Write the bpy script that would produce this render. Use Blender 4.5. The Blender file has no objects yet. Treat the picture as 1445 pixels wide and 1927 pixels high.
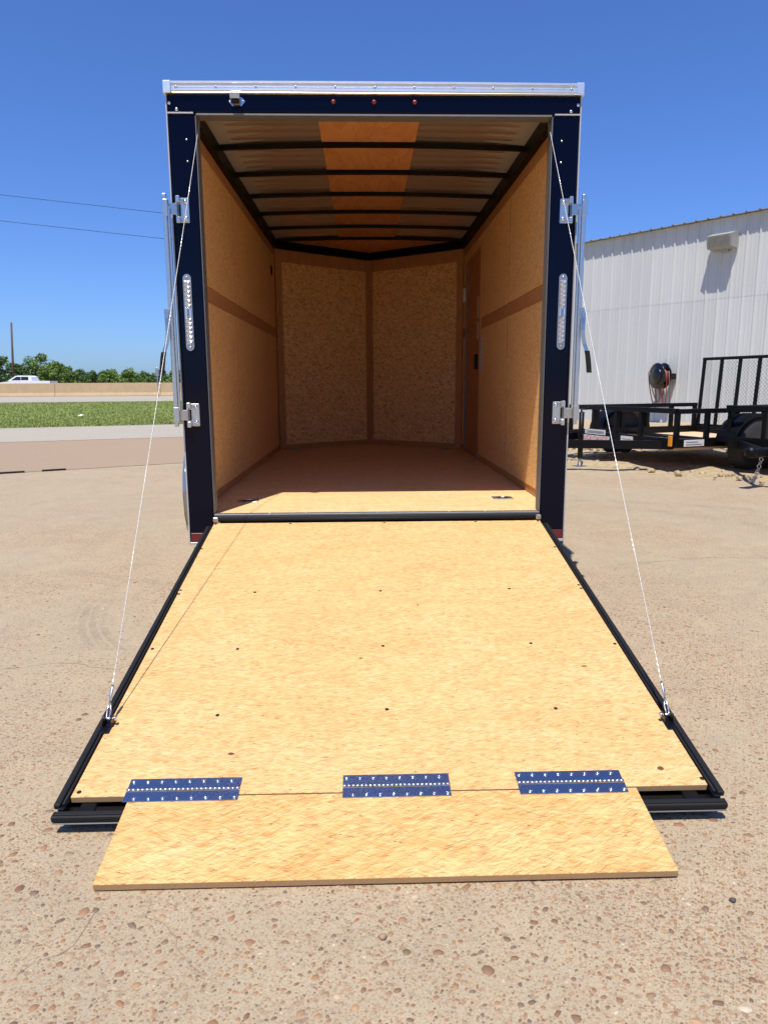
import bpy, bmesh, math, random
import numpy as np
from mathutils import Vector, Matrix

random.seed(7)
rng = np.random.default_rng(11)
sc = bpy.context.scene
COL = sc.collection
G = 0.432                      # height of the cargo floor above the ground

# ------------------------------------------------------------------ camera
cx, cy, cz, yaw, pitch, roll, fpx = -0.0606, -3.4025, 0.6199 + G, 0.0267, 0.1785, -0.0048, 1333.2
f = Vector((math.sin(yaw)*math.cos(pitch), math.cos(yaw)*math.cos(pitch), -math.sin(pitch)))
r = Vector((math.cos(yaw), -math.sin(yaw), 0)); u = r.cross(f)
r2 = r*math.cos(roll) + u*math.sin(roll); u2 = -r*math.sin(roll) + u*math.cos(roll)
cam = bpy.data.cameras.new('camera'); camo = bpy.data.objects.new('camera', cam); COL.objects.link(camo)
camo.matrix_world = Matrix(((r2.x, u2.x, -f.x, cx), (r2.y, u2.y, -f.y, cy), (r2.z, u2.z, -f.z, cz), (0, 0, 0, 1)))
cam.sensor_fit = 'VERTICAL'; cam.sensor_height = 24.0; cam.lens = fpx/1927*24.0
cam.clip_start = 0.05; cam.clip_end = 6000
cam.dof.use_dof = True; cam.dof.focus_distance = 2.9; cam.dof.aperture_fstop = 6.0
sc.camera = camo

# ------------------------------------------------------------------ sky, sun, exposure
sdir = Vector((0.247, 0.703, -1.792)).normalized()           # the way the sunlight travels
el = math.asin(-sdir.z); az = math.atan2(-sdir.x, -sdir.y)
w = bpy.data.worlds.new('World'); sc.world = w; w.use_nodes = True
wn = w.node_tree; bg = wn.nodes['Background']
sky = wn.nodes.new('ShaderNodeTexSky'); sky.sky_type = 'NISHITA'; sky.sun_disc = False
sky.sun_elevation = el; sky.sun_rotation = az
sky.altitude = 0; sky.air_density = 1.0; sky.dust_density = 0.6; sky.ozone_density = 3.0
tint = wn.nodes.new('ShaderNodeMix'); tint.data_type = 'RGBA'; tint.blend_type = 'MULTIPLY'; tint.inputs[0].default_value = 1.0
wn.links.new(sky.outputs[0], tint.inputs[6]); tint.inputs[7].default_value = (0.41, 0.60, 1.0, 1)      # a clear, dry, deep blue day
wn.links.new(tint.outputs[2], bg.inputs[0]); bg.inputs[1].default_value = 0.116
sun = bpy.data.lights.new('sun', 'SUN'); sun.energy = 4.5; sun.angle = math.radians(0.53); sun.color = (1.0, 0.955, 0.89)
suno = bpy.data.objects.new('sun', sun); COL.objects.link(suno)
suno.rotation_euler = sdir.to_track_quat('-Z', 'Y').to_euler()
vs = sc.view_settings; vs.view_transform = 'Standard'; vs.look = 'None'; vs.exposure = 0.48; vs.gamma = 1.0
vs.use_curve_mapping = False
sc.cycles.diffuse_bounces = 6; sc.cycles.max_bounces = 12

# ------------------------------------------------------------------ material helpers
def srgb(*c):
    return tuple((x/255/12.92 if x/255 <= .04045 else ((x/255+.055)/1.055)**2.4) for x in c) + (1.0,)

class NT:
    def __init__(s, name):
        s.m = bpy.data.materials.new(name); s.m.use_nodes = True; s.t = s.m.node_tree
        s.b = s.t.nodes['Principled BSDF']
    def n(s, typ, **kw):
        nd = s.t.nodes.new(typ)
        for k, v in kw.items(): setattr(nd, k, v)
        return nd
    def l(s, a, b): s.t.links.new(a, b)
    def set(s, nd, key, val):
        if hasattr(val, 'node'): s.l(val, nd.inputs[key])
        else: nd.inputs[key].default_value = val
    def math(s, op, a, b=0.0, clamp=False):
        nd = s.n('ShaderNodeMath', operation=op, use_clamp=clamp); s.set(nd, 0, a); s.set(nd, 1, b); return nd.outputs[0]
    def mix(s, fac, a, b, bt='MIX'):
        nd = s.n('ShaderNodeMix', data_type='RGBA', blend_type=bt); s.set(nd, 0, fac); s.set(nd, 6, a); s.set(nd, 7, b); return nd.outputs[2]
    def ramp(s, fac, stops, interp='LINEAR'):
        nd = s.n('ShaderNodeValToRGB'); s.l(fac, nd.inputs[0]); e = nd.color_ramp.elements; nd.color_ramp.interpolation = interp
        while len(e) < len(stops): e.new(0.5)
        for k, (p, c) in enumerate(stops):
            e[k].position = p; e[k].color = c if len(c) == 4 else (*c, 1)
        return nd.outputs[0]
    def noise(s, vec, scale, detail=4, rough=.55, dist=0.0):
        nd = s.n('ShaderNodeTexNoise'); s.l(vec, nd.inputs['Vector']); nd.inputs['Scale'].default_value = scale
        nd.inputs['Detail'].default_value = detail; nd.inputs['Roughness'].default_value = rough; nd.inputs['Distortion'].default_value = dist
        return nd
    def mapping(s, vec, loc=(0,0,0), rot=(0,0,0), scale=(1,1,1)):
        nd = s.n('ShaderNodeMapping'); s.l(vec, nd.inputs['Vector'])
        nd.inputs['Location'].default_value = loc; nd.inputs['Rotation'].default_value = rot; nd.inputs['Scale'].default_value = scale
        return nd.outputs[0]
    def bump(s, h, strength, dist):
        nd = s.n('ShaderNodeBump'); s.l(h, nd.inputs['Height']); nd.inputs['Strength'].default_value = strength; nd.inputs['Distance'].default_value = dist
        s.l(nd.outputs[0], s.b.inputs['Normal'])
    def base(s, c, rough=.6, metal=0.0, spec=.5, coat=0.0):
        s.set(s.b, 'Base Color', c); s.set(s.b, 'Roughness', rough); s.set(s.b, 'Metallic', metal)
        s.set(s.b, 'Specular IOR Level', spec); s.set(s.b, 'Coat Weight', coat); s.b.inputs['Coat Roughness'].default_value = .06
    def obj(s): return s.n('ShaderNodeTexCoord').outputs['Object']

def plain(name, c, rough=.5, metal=0.0, spec=.5, coat=0.0, var=.12, scale=14, bump=0.0):
    """one colour with a little procedural wear"""
    t = NT(name); o = t.obj()
    nz = t.noise(o, scale, 5, .6)
    dark = tuple(x*(1-var) for x in c[:3]) + (1,); lite = tuple(min(1, x*(1+var)) for x in c[:3]) + (1,)
    t.base(t.mix(nz.outputs[0], dark, lite), rough, metal, spec, coat)
    n2 = t.noise(o, scale*3.1, 3, .6)
    t.set(t.b, 'Roughness', t.math('ADD', t.math('MULTIPLY', n2.outputs[0], .25*rough), rough*.87, True))
    if bump: t.bump(n2.outputs[0], bump, .004)
    return t.m

def osb(name, plane, light, mid, dark, fleck, L=.05, W=.004, theta0=0.0, spread=1.0, alpha=.5, hair=.5, grain=.35, rough=.62, seed=0):
    """strand board: layer over layer of separate thin strands, each with a tone and a direction of its own"""
    rn = random.Random(name); t = NT(name); o = t.obj()
    sep = t.n('ShaderNodeSeparateXYZ'); t.l(o, sep.inputs[0])
    cmb = t.n('ShaderNodeCombineXYZ'); ax = {'x': 0, 'y': 1, 'z': 2}
    t.l(sep.outputs[ax[plane[0]]], cmb.inputs[0]); t.l(sep.outputs[ax[plane[1]]], cmb.inputs[1])
    v = cmb.outputs[0]
    fine = t.noise(t.mapping(v, rot=(0, 0, theta0), scale=(22, 330, 1)), 1, 4, .65).outputs[0]
    cloud = t.noise(t.mapping(v, rot=(0, 0, theta0), scale=(1.6, 4.5, 1)), 1.6, 6, .65).outputs[0]
    val = t.math('ADD', t.math('MULTIPLY', fine, grain), t.math('MULTIPLY', cloud, 1-grain))
    c = t.ramp(val, [(.26, dark), (.48, mid), (.70, light)])
    hgt = val
    N = 8
    for k in range(N):
        th = theta0 + spread*((k*.618*2) % 2 - 1) + rn.uniform(-.06, .06)
        l = L*rn.uniform(.6, 1.5); wd = W*rn.uniform(.6, 1.4)
        m2 = t.mapping(t.mapping(v, loc=(rn.uniform(0, 9), rn.uniform(0, 9), 0), rot=(0, 0, th)), scale=(1/l, 1/wd, 1))
        vo = t.n('ShaderNodeTexVoronoi', voronoi_dimensions='2D', feature='F1'); t.l(m2, vo.inputs['Vector']); vo.inputs['Scale'].default_value = 1
        sp = t.n('ShaderNodeSeparateColor'); t.l(vo.outputs['Color'], sp.inputs[0])
        inside = t.ramp(vo.outputs['Distance'], [(.30, (1,1,1)), (.44, (0,0,0))])
        on = t.math('GREATER_THAN', sp.outputs[0], .55)
        tone = t.ramp(sp.outputs[1], [(0, tuple(x*y for x, y in zip(dark[:3], (.98, .86, .72)))), (.3, dark), (.55, mid), (1, light)])
        c = t.mix(t.math('MULTIPLY', t.math('MULTIPLY', inside, on), alpha), c, tone)
        # hairline slivers of bark and dark grain
        m3 = t.mapping(m2, loc=(3.3, 1.7, 0), scale=(1.5, 2.6, 1))
        vh = t.n('ShaderNodeTexVoronoi', voronoi_dimensions='2D', feature='F1'); t.l(m3, vh.inputs['Vector']); vh.inputs['Scale'].default_value = 1
        sh = t.n('ShaderNodeSeparateColor'); t.l(vh.outputs['Color'], sh.inputs[0])
        hm = t.math('MULTIPLY', t.math('GREATER_THAN', sh.outputs[0], .945), t.math('LESS_THAN', vh.outputs['Distance'], .42))
        c = t.mix(t.math('MULTIPLY', hm, hair), c, fleck)
    spk = t.n('ShaderNodeTexVoronoi', voronoi_dimensions='2D', feature='F1'); t.l(t.mapping(v, rot=(0,0,theta0+.2), scale=(75, 190, 1)), spk.inputs['Vector']); spk.inputs['Scale'].default_value = 1
    ss = t.n('ShaderNodeSeparateColor'); t.l(spk.outputs['Color'], ss.inputs[0])
    sk = t.math('MULTIPLY', t.math('GREATER_THAN', ss.outputs[2], .9955), t.math('LESS_THAN', spk.outputs['Distance'], .28))
    sm = t.ramp(t.noise(v, 1.3, 6, .7, .8).outputs[0], [(.58, (0,0,0)), (.74, (.14,.14,.14))])       # smudges
    c = t.mix(t.math('MULTIPLY', sk, .8), c, fleck); c = t.mix(sm, c, tuple(x*.6 for x in dark[:3]) + (1,))
    t.base(c, rough, 0, .35)
    t.bump(fine, .2, .0010)
    return t.m

# ------------------------------------------------------------------ mesh helpers
class MB:
    def __init__(s): s.v = []; s.f = []; s.mi = []; s.sm = []
    def add(s, verts, faces, mi=0, smooth=False):
        o = len(s.v); s.v += [tuple(p) for p in verts]
        for fc in faces: s.f.append(tuple(i+o for i in fc)); s.mi.append(mi); s.sm.append(smooth)
        return s
    def box(s, x0, x1, y0, y1, z0, z1, bev=0.0, mi=0, fn=None):
        """box with chamfered edges; fn maps each point (for tilted boxes)"""
        xs, ys, zs = sorted((x0, x1)), sorted((y0, y1)), sorted((z0, z1))
        if bev <= 0:
            V = [(xs[i], ys[j], zs[k]) for k in (0,1) for j in (0,1) for i in (0,1)]
            F = [(0,2,3,1), (4,5,7,6), (0,1,5,4), (2,6,7,3), (0,4,6,2), (1,3,7,5)]
        else:
            bm = bmesh.new(); bmesh.ops.create_cube(bm, size=1)
            for q in bm.verts:
                q.co = Vector(((xs[0]+xs[1])/2 + q.co.x*(xs[1]-xs[0]), (ys[0]+ys[1])/2 + q.co.y*(ys[1]-ys[0]), (zs[0]+zs[1])/2 + q.co.z*(zs[1]-zs[0])))
            b = min(bev, .45*min(xs[1]-xs[0], ys[1]-ys[0], zs[1]-zs[0]))
            bmesh.ops.bevel(bm, geom=list(bm.edges), offset=b, segments=2 if bev > .003 else 1, affect='EDGES', profile=.5)
            bm.verts.index_update()
            V = [tuple(q.co) for q in bm.verts]; F = [tuple(q.index for q in fc.verts) for fc in bm.faces]; bm.free()
        if fn: V = [tuple(fn(*p)) for p in V]
        return s.add(V, F, mi)
    def tube(s, pts, rad, n=8, mi=0, cap=True, smooth=True, flat=None):
        pts = [Vector(p) for p in pts]; rings = []
        rad = [rad]*len(pts) if not isinstance(rad, (list, tuple)) else rad
        up = None; V = []
        for i, p in enumerate(pts):
            d = (pts[min(i+1, len(pts)-1)] - pts[max(i-1, 0)]).normalized()
            if up is None:
                up = Vector((0,0,1)) if abs(d.z) < .9 else Vector((0,1,0))
            a = d.cross(up).normalized(); b = a.cross(d).normalized(); up = b
            k2 = 1.0 if flat is None else flat
            for k in range(n):
                t = 2*math.pi*k/n + (math.pi/4 if n == 4 else 0)
                V.append(tuple(p + a*math.cos(t)*rad[i] + b*math.sin(t)*rad[i]*k2))
        F = []
        for i in range(len(pts)-1):
            for k in range(n): F.append((i*n+k, i*n+(k+1) % n, (i+1)*n+(k+1) % n, (i+1)*n+k))
        if cap: F.append(tuple(range(n))[::-1]); F.append(tuple((len(pts)-1)*n+k for k in range(n)))
        return s.add(V, F, mi, smooth and n > 4)
    def lathe(s, c, axis, prof, n=20, mi=0, smooth=True):
        """prof: (radius, distance along axis)"""
        ax = Vector(axis).normalized(); a = ax.orthogonal().normalized(); b = ax.cross(a); c = Vector(c); V = []; F = []
        for (ra, h) in prof:
            for k in range(n):
                t = 2*math.pi*k/n; V.append(tuple(c + ax*h + (a*math.cos(t)+b*math.sin(t))*ra))
        for i in range(len(prof)-1):
            for k in range(n): F.append((i*n+k, i*n+(k+1) % n, (i+1)*n+(k+1) % n, (i+1)*n+k))
        if prof[0][0] > 1e-5: F.append(tuple(range(n))[::-1])
        if prof[-1][0] > 1e-5: F.append(tuple((len(prof)-1)*n+k for k in range(n)))
        return s.add(V, F, mi, smooth)
    def torus(s, c, axis, R, rr, n=20, m=8, mi=0, arc=2*math.pi, squash=1.0):
        ax = Vector(axis).normalized(); a = ax.orthogonal().normalized(); b = ax.cross(a); c = Vector(c); pts = []
        for k in range(n+1):
            t = arc*k/n; pts.append(c + (a*math.cos(t) + b*math.sin(t)*squash)*R)
        return s.tube(pts, rr, m, mi, cap=arc < 6.2)
    def prism(s, poly, y0, y1, mi=0, axis='y'):
        """poly in the plane across axis, extruded along it"""
        n = len(poly)
        def P(a, b, h): return {'y': (a, h, b), 'x': (h, a, b), 'z': (a, b, h)}[axis]
        V = [P(a, b, y0) for a, b in poly] + [P(a, b, y1) for a, b in poly]
        F = [tuple(range(n)), tuple(range(2*n-1, n-1, -1))] + [(i, n+i, n+(i+1) % n, (i+1) % n) for i in range(n)]
        return s.add(V, F, mi)
    def build(s, name, mats, parent=None, local=False, **props):
        me = bpy.data.meshes.new(name)
        V = s.v
        if parent is not None and not local:
            o = parent; lo = Vector((0,0,0))
            while o is not None: lo += Vector(o.location); o = o.parent
            V = [(a-lo.x, b-lo.y, c-lo.z) for a, b, c in V]
        me.from_pydata(V, [], s.f)
        if not isinstance(mats, (list, tuple)): mats = [mats]
        for m in mats: me.materials.append(m)
        me.polygons.foreach_set('material_index', s.mi); me.polygons.foreach_set('use_smooth', s.sm); me.update()
        bm = bmesh.new(); bm.from_mesh(me); bmesh.ops.recalc_face_normals(bm, faces=bm.faces); bm.to_mesh(me); bm.free()
        ob = bpy.data.objects.new(name, me); COL.objects.link(ob)
        if parent is not None: ob.parent = parent
        for k, v in props.items(): ob[k] = v
        return ob

def empty(name, loc=(0,0,0), rz=0.0, **props):
    e = bpy.data.objects.new(name, None); COL.objects.link(e); e.location = loc; e.rotation_euler = (0, 0, rz)
    e.empty_display_size = .1
    for k, v in props.items(): e[k] = v
    return e

def tag(o, label, cat, group=None):
    o['label'] = label; o['category'] = cat
    if group: o['group'] = group
    return o

def text_mesh(body, size, depth, mat, name, parent, M):
    cu = bpy.data.curves.new(name, 'FONT'); cu.body = body; cu.size = size; cu.extrude = depth; cu.align_x = 'CENTER'; cu.align_y = 'CENTER'
    tmp = bpy.data.objects.new('tmp', cu); COL.objects.link(tmp)
    dg = bpy.context.evaluated_depsgraph_get(); me = bpy.data.meshes.new_from_object(tmp.evaluated_get(dg))
    bpy.data.objects.remove(tmp); me.name = name; me.materials.clear(); me.materials.append(mat); me.transform(M)
    o = bpy.data.objects.new(name, me); COL.objects.link(o); o.parent = parent
    return o

# ------------------------------------------------------------------ materials
M = {}
M['ramp'] = osb('ramp_strand_board', 'xy', srgb(219,187,133), srgb(207,167,110), srgb(188,140,82), srgb(104,64,34), L=.05, W=.0036, spread=.5, alpha=.42, hair=.5, grain=.4)
M['flap'] = osb('flap_strand_board', 'xy', srgb(220,188,132), srgb(206,164,102), srgb(184,132,72), srgb(100,62,32), L=.06, W=.0044, spread=.62, alpha=.5, hair=.55, grain=.25)
M['floor'] = osb('floor_strand_board', 'xy', srgb(230,200,150), srgb(220,182,130), srgb(202,158,106), srgb(112,72,38), L=.07, W=.0045, spread=.22, alpha=.35, hair=.5)
M['wall'] = osb('wall_strand_board', 'yz', srgb(248,210,146), srgb(242,198,130), srgb(224,172,106), srgb(110,64,28), L=.035, W=.0055, theta0=1.1, spread=1.2, alpha=.5, hair=.65)
M['nose'] = osb('nose_strand_board', 'xz', srgb(250,214,148), srgb(244,200,130), srgb(220,164,98), srgb(108,60,26), L=.05, W=.011, theta0=.8, spread=1.5, alpha=.6, hair=.7)
M['edge'] = plain('board_edge', srgb(176,140,96), .8, var=.35, scale=260)

def luan(name, c1, c2, plane='xy', scale=1.0):
    t = NT(name); o = t.obj()
    sep = t.n('ShaderNodeSeparateXYZ'); t.l(o, sep.inputs[0]); cmb = t.n('ShaderNodeCombineXYZ'); ax = {'x':0,'y':1,'z':2}
    t.l(sep.outputs[ax[plane[0]]], cmb.inputs[0]); t.l(sep.outputs[ax[plane[1]]], cmb.inputs[1])
    m_ = t.mapping(cmb.outputs[0], scale=(3.2*scale, .9*scale, 1))
    n1 = t.noise(m_, 1.6, 3, .5, .6)
    wv = t.n('ShaderNodeMath', operation='FRACT'); t.l(t.math('MULTIPLY', n1.outputs[0], 7.0), wv.inputs[0])
    rings = t.ramp(wv.outputs[0], [(0, (.15,.15,.15)), (.12, (.75,.75,.75)), (.6, (.55,.55,.55)), (1, (.2,.2,.2))])
    fine = t.noise(t.mapping(cmb.outputs[0], scale=(260, 9, 1)), 1, 3, .6).outputs[0]
    val = t.math('ADD', t.math('MULTIPLY', rings, .35), t.math('MULTIPLY', fine, .65))
    t.base(t.ramp(val, [(.25, c2), (.72, c1)]), .55, 0, .35); return t.m
M['luan'] = luan('ceiling_plywood', srgb(224,160,98), srgb(186,120,66), 'xy')
M['strip'] = luan('plywood_strip', srgb(196,144,92), srgb(172,120,72), 'yz', 1.5)
M['seam'] = luan('seam_batten', srgb(150,100,58), srgb(128,82,46), 'yz', 1.5)
M['nosestrip'] = luan('nose_plywood_strip', srgb(196,144,92), srgb(170,118,70), 'xz', 1.5)
M['doorply'] = luan('door_plywood', srgb(190,136,84), srgb(164,112,66), 'zy', .8)
M['navy'] = plain('navy_paint', (.0008, .0014, .0085, 1), .09, 0, .17, .0, var=.15, scale=5)
M['black'] = plain('black_paint', (.003, .003, .0035, 1), .3, 0, .45, .15, var=.25, scale=20)
M['blackdull'] = plain('dull_black_paint', (.003, .003, .003, 1), .45, 0, .2, 0, var=.3, scale=12)
M['rubber'] = plain('black_rubber', (.0075, .0075, .008, 1), .68, 0, .3, 0, var=.2, scale=30)
M['tyre'] = plain('tyre_rubber', (.030, .029, .028, 1), .75, 0, .3, 0, var=.3, scale=18)
M['alu'] = plain('aluminium_trim', (.88, .86, .80, 1), .40, 1.0, var=.08, scale=25)
M['aluw'] = plain('white_edge_trim', (.50, .49, .46, 1), .4, .35, var=.06, scale=25)
M['alud'] = plain('worn_aluminium', (.22, .215, .205, 1), .62, .8, var=.2, scale=30)
M['zinc'] = plain('zinc_plated_steel', (.60, .60, .57, 1), .3, 1.0, var=.12, scale=60)
M['steel'] = plain('stainless_steel', (.55, .52, .48, 1), .24, 1.0, var=.12, scale=40)
M['chrome'] = plain('chrome', (.7, .7, .7, 1), .14, 1.0, var=.05, scale=40)
M['galv'] = plain('galvanised_steel', (.42, .43, .44, 1), .42, 1.0, var=.2, scale=40)
M['roofsheet'] = plain('bare_roof_sheet', (.62, .50, .38, 1), .33, .75, var=.12, scale=6)
M['red'] = plain('red_lens', (.22, .004, .004, 1), .2, 0, .5, .6, var=.1)
M['redrefl'] = plain('red_reflector', (.13, .004, .006, 1), .3, 0, .5, .4, var=.2, scale=200)
M['white'] = plain('white_paint', (.75, .75, .74, 1), .45, var=.05)
M['screw'] = plain('dark_screw_head', (.012, .011, .010, 1), .4, .4, var=.3)
M['cable'] = plain('white_coated_cable', (.50, .47, .42, 1), .45, .3, var=.2, scale=300)
M['amber'] = plain('amber_lens', (.75, .26, .01, 1), .3, 0, .5, .4, var=.1)
M['label'] = plain('paper_label', (.62, .60, .57, 1), .6, var=.15, scale=120)
M['redink'] = plain('red_print', (.55, .04, .05, 1), .6, var=.1)
M['greyink'] = plain('grey_print', (.2, .2, .21, 1), .6, var=.1)

t = NT('hinge_plate'); o = t.obj()
nz = t.noise(t.mapping(o, scale=(1, 30, 30)), 30, 4, .6).outputs[0]
t.base((.46, .49, .55, 1), .12, 1.0); t.set(t.b, 'Roughness', t.math('ADD', t.math('MULTIPLY', nz, .16), .16)); M['hinge'] = t.m

t = NT('led_lens'); t.base((.72, .72, .72, 1), .22, .8, .6, .3); M['lens'] = t.m

t = NT('diamond_plate'); o = t.obj()                       # raised dashes in two directions, far finer than ten pixels
hs = []
for k, th in enumerate((.785, -.785)):
    m_ = t.mapping(o, rot=(.6, 0, th), loc=(k*.3, k*.7, 0), scale=(1, 1, 1)); m2 = t.mapping(m_, scale=(26, 60, 40))
    vo = t.n('ShaderNodeTexVoronoi', feature='F1'); vo.inputs['Randomness'].default_value = .15; t.l(m2, vo.inputs['Vector']); vo.inputs['Scale'].default_value = 1
    hs.append(t.math('LESS_THAN', vo.outputs['Distance'], .32))
t.base((.40, .41, .41, 1), .40, 1.0); t.bump(t.math('MAXIMUM', hs[0], hs[1]), 1.0, .004); M['diamond'] = t.m

# concrete with worn-out aggregate
t = NT('lot_concrete'); o = t.obj()
big = t.noise(o, .55, 5, .6, .3).outputs[0]; mid = t.noise(o, 6, 6, .65).outputs[0]; fin = t.noise(o, 230, 5, .8).outputs[0]
c = t.ramp(big, [(.3, srgb(166,151,124)), (.5, srgb(172,156,128)), (.7, srgb(175,156,126))])
c = t.mix(t.ramp(mid, [(.35, (0,0,0)), (.75, (1,1,1))]), c, srgb(158,144,120))
c = t.mix(t.math('MULTIPLY', t.ramp(fin, [(.35, (1,1,1)), (.52, (0,0,0))]), .55), c, srgb(120,100,80))
c = t.mix(t.math('MULTIPLY', t.ramp(fin, [(.56, (0,0,0)), (.72, (1,1,1))]), .5), c, srgb(194,179,148))
pmask = t.ramp(t.noise(o, 1.1, 4, .6).outputs[0], [(.42, (.42,.42,.42)), (.62, (1,1,1))])
for sca, thr, rad in ((46, .72, .30), (95, .52, .34), (190, .5, .36)):
    m_ = t.mapping(o, rot=(0,0,.4), scale=(sca, sca*1.25, .01))
    vo = t.n('ShaderNodeTexVoronoi', voronoi_dimensions='2D', feature='F1'); t.l(m_, vo.inputs['Vector']); vo.inputs['Scale'].default_value = 1
    sp = t.n('ShaderNodeSeparateColor'); t.l(vo.outputs['Color'], sp.inputs[0])
    on = t.math('MULTIPLY', t.math('GREATER_THAN', sp.outputs[0], thr), t.math('LESS_THAN', vo.outputs['Distance'], rad))
    pc = t.ramp(sp.outputs[1], [(0, srgb(108,76,52)), (.3, srgb(142,102,70)), (.55, srgb(160,130,96)), (.8, srgb(96,84,76)), (1, srgb(184,158,128))])
    c = t.mix(t.math('MULTIPLY', t.math('MULTIPLY', on, pmask), .8), c, pc)
# tyre scuffs, with a shape of their own
sep = t.n('ShaderNodeSeparateXYZ'); t.l(o, sep.inputs[0])
def arc(cx_, cy_, R, wd, y0, y1, x0, x1):
    dx = t.math('SUBTRACT', sep.outputs[0], cx_); dy = t.math('SUBTRACT', sep.outputs[1], cy_)
    rr = t.math('SQRT', t.math('ADD', t.math('MULTIPLY', dx, dx), t.math('MULTIPLY', dy, dy)))
    d = t.math('ABSOLUTE', t.math('SUBTRACT', rr, R))
    band = t.ramp(t.math('DIVIDE', d, wd), [(.55, (1,1,1)), (1, (0,0,0))])
    groove = t.ramp(t.math('ABSOLUTE', t.math('SUBTRACT', t.math('FRACT', t.math('DIVIDE', rr, .045)), .5)), [(.12, (.2,.2,.2)), (.2, (1,1,1))])
    a = t.math('MULTIPLY', t.math('GREATER_THAN', sep.outputs[1], y0), t.math('LESS_THAN', sep.outputs[1], y1))
    b = t.math('MULTIPLY', t.math('GREATER_THAN', sep.outputs[0], x0), t.math('LESS_THAN', sep.outputs[0], x1))
    return t.math('MULTIPLY', t.math('MULTIPLY', t.math('MULTIPLY', band, groove), a), b)
brk = t.ramp(t.noise(o, 5, 4, .6).outputs[0], [(.36, (0,0,0)), (.6, (1,1,1))])
sc1 = t.math('MAXIMUM', arc(-.15, .1, 1.22, .11, -.66, .05, -2.2, -.9), arc(-2.9, -3.0, 3.75, .05, -.1, .9, -1.75, -.8))
sc1 = t.math('MAXIMUM', sc1, arc(.9, .7, 2.2, .10, .4, 3.2, 2.0, 3.4))
sc1 = t.math('MAXIMUM', sc1, arc(1.2, -.3, 3.3, .08, 1.5, 3.6, 1.6, 4.4))
c = t.mix(t.math('MULTIPLY', t.math('MULTIPLY', sc1, brk), .26), c, srgb(98,88,80))
t.base(c, .82, 0, .3)
t.bump(t.math('ADD', t.math('MULTIPLY', fin, .6), t.math('MULTIPLY', mid, .4)), .5, .004)
M['concrete'] = t.m

def groundmat(name, c1, c2, c3, sc_=8, rough=.9, bump=.5):
    t = NT(name); o = t.obj(); a = t.noise(o, .4, 5, .6).outputs[0]; b = t.noise(o, sc_, 5, .7).outputs[0]
    c = t.ramp(a, [(.3, c1), (.7, c2)]); c = t.mix(t.ramp(b, [(.4, (0,0,0)), (.7, (1,1,1))]), c, c3)
    t.base(c, rough, 0, .25); t.bump(b, bump, .02); return t.m
M['apron'] = groundmat('reddish_apron', srgb(150,129,106), srgb(156,134,110), srgb(144,126,104), 14)
M['road'] = groundmat('pale_concrete_road', srgb(158,150,134), srgb(164,156,140), srgb(152,144,130), 6)
M['lawn'] = groundmat('lawn_soil', srgb(112,128,58), srgb(126,138,66), srgb(140,146,80), 3)
M['dirt'] = groundmat('tan_dirt', srgb(168,150,120), srgb(176,158,126), srgb(140,122,96), 16, bump=.9)
M['barrier'] = groundmat('tan_concrete_barrier', srgb(176,152,118), srgb(184,156,122), srgb(168,146,112), 2, bump=.2)

t = NT('pebble'); at = t.n('ShaderNodeVertexColor', layer_name='Col'); o = t.obj()
nz = t.noise(o, 260, 3, .6).outputs[0]
t.base(t.mix(t.math('MULTIPLY', nz, .25), at.outputs[0], srgb(170,140,108)), .62, 0, .35); M['pebble'] = t.m

def leafmat(name, c1, c2):
    t = NT(name); o = t.obj(); a = t.noise(o, .9, 3, .6).outputs[0]; b = t.noise(o, 7, 2, .5).outputs[0]
    t.base(t.ramp(t.math('ADD', t.math('MULTIPLY', a, .5), t.math('MULTIPLY', b, .5)), [(.35, c1), (.65, c2)]), .6, 0, .25)
    t.b.inputs['Subsurface Weight'].default_value = 0; return t.m
M['leaf'] = leafmat('tree_leaves', (.06, .12, .018, 1), (.14, .21, .035, 1))
M['leafd'] = leafmat('dark_tree_leaves', (.038, .08, .016, 1), (.08, .135, .026, 1))
M['bark'] = plain('bark', (.09, .065, .045, 1), .9, var=.3)
M['grass'] = leafmat('grass_blades', (.15, .20, .045, 1), (.24, .27, .08, 1))

# ================================================================== THE SETTING
def sheet(name, pts, z, mat, sub=None):
    mb = MB(); n = len(pts); mb.add([(x, y, z) for x, y in pts], [tuple(range(n))]); return mb.build(name, mat, kind='structure')

gm = MB(); gm.add([(-3000,-3000,0),(3000,-3000,0),(3000,3000,0),(-3000,3000,0)], [(0,1,2,3)])
ground = gm.build('ground', M['concrete'], kind='structure')

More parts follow.
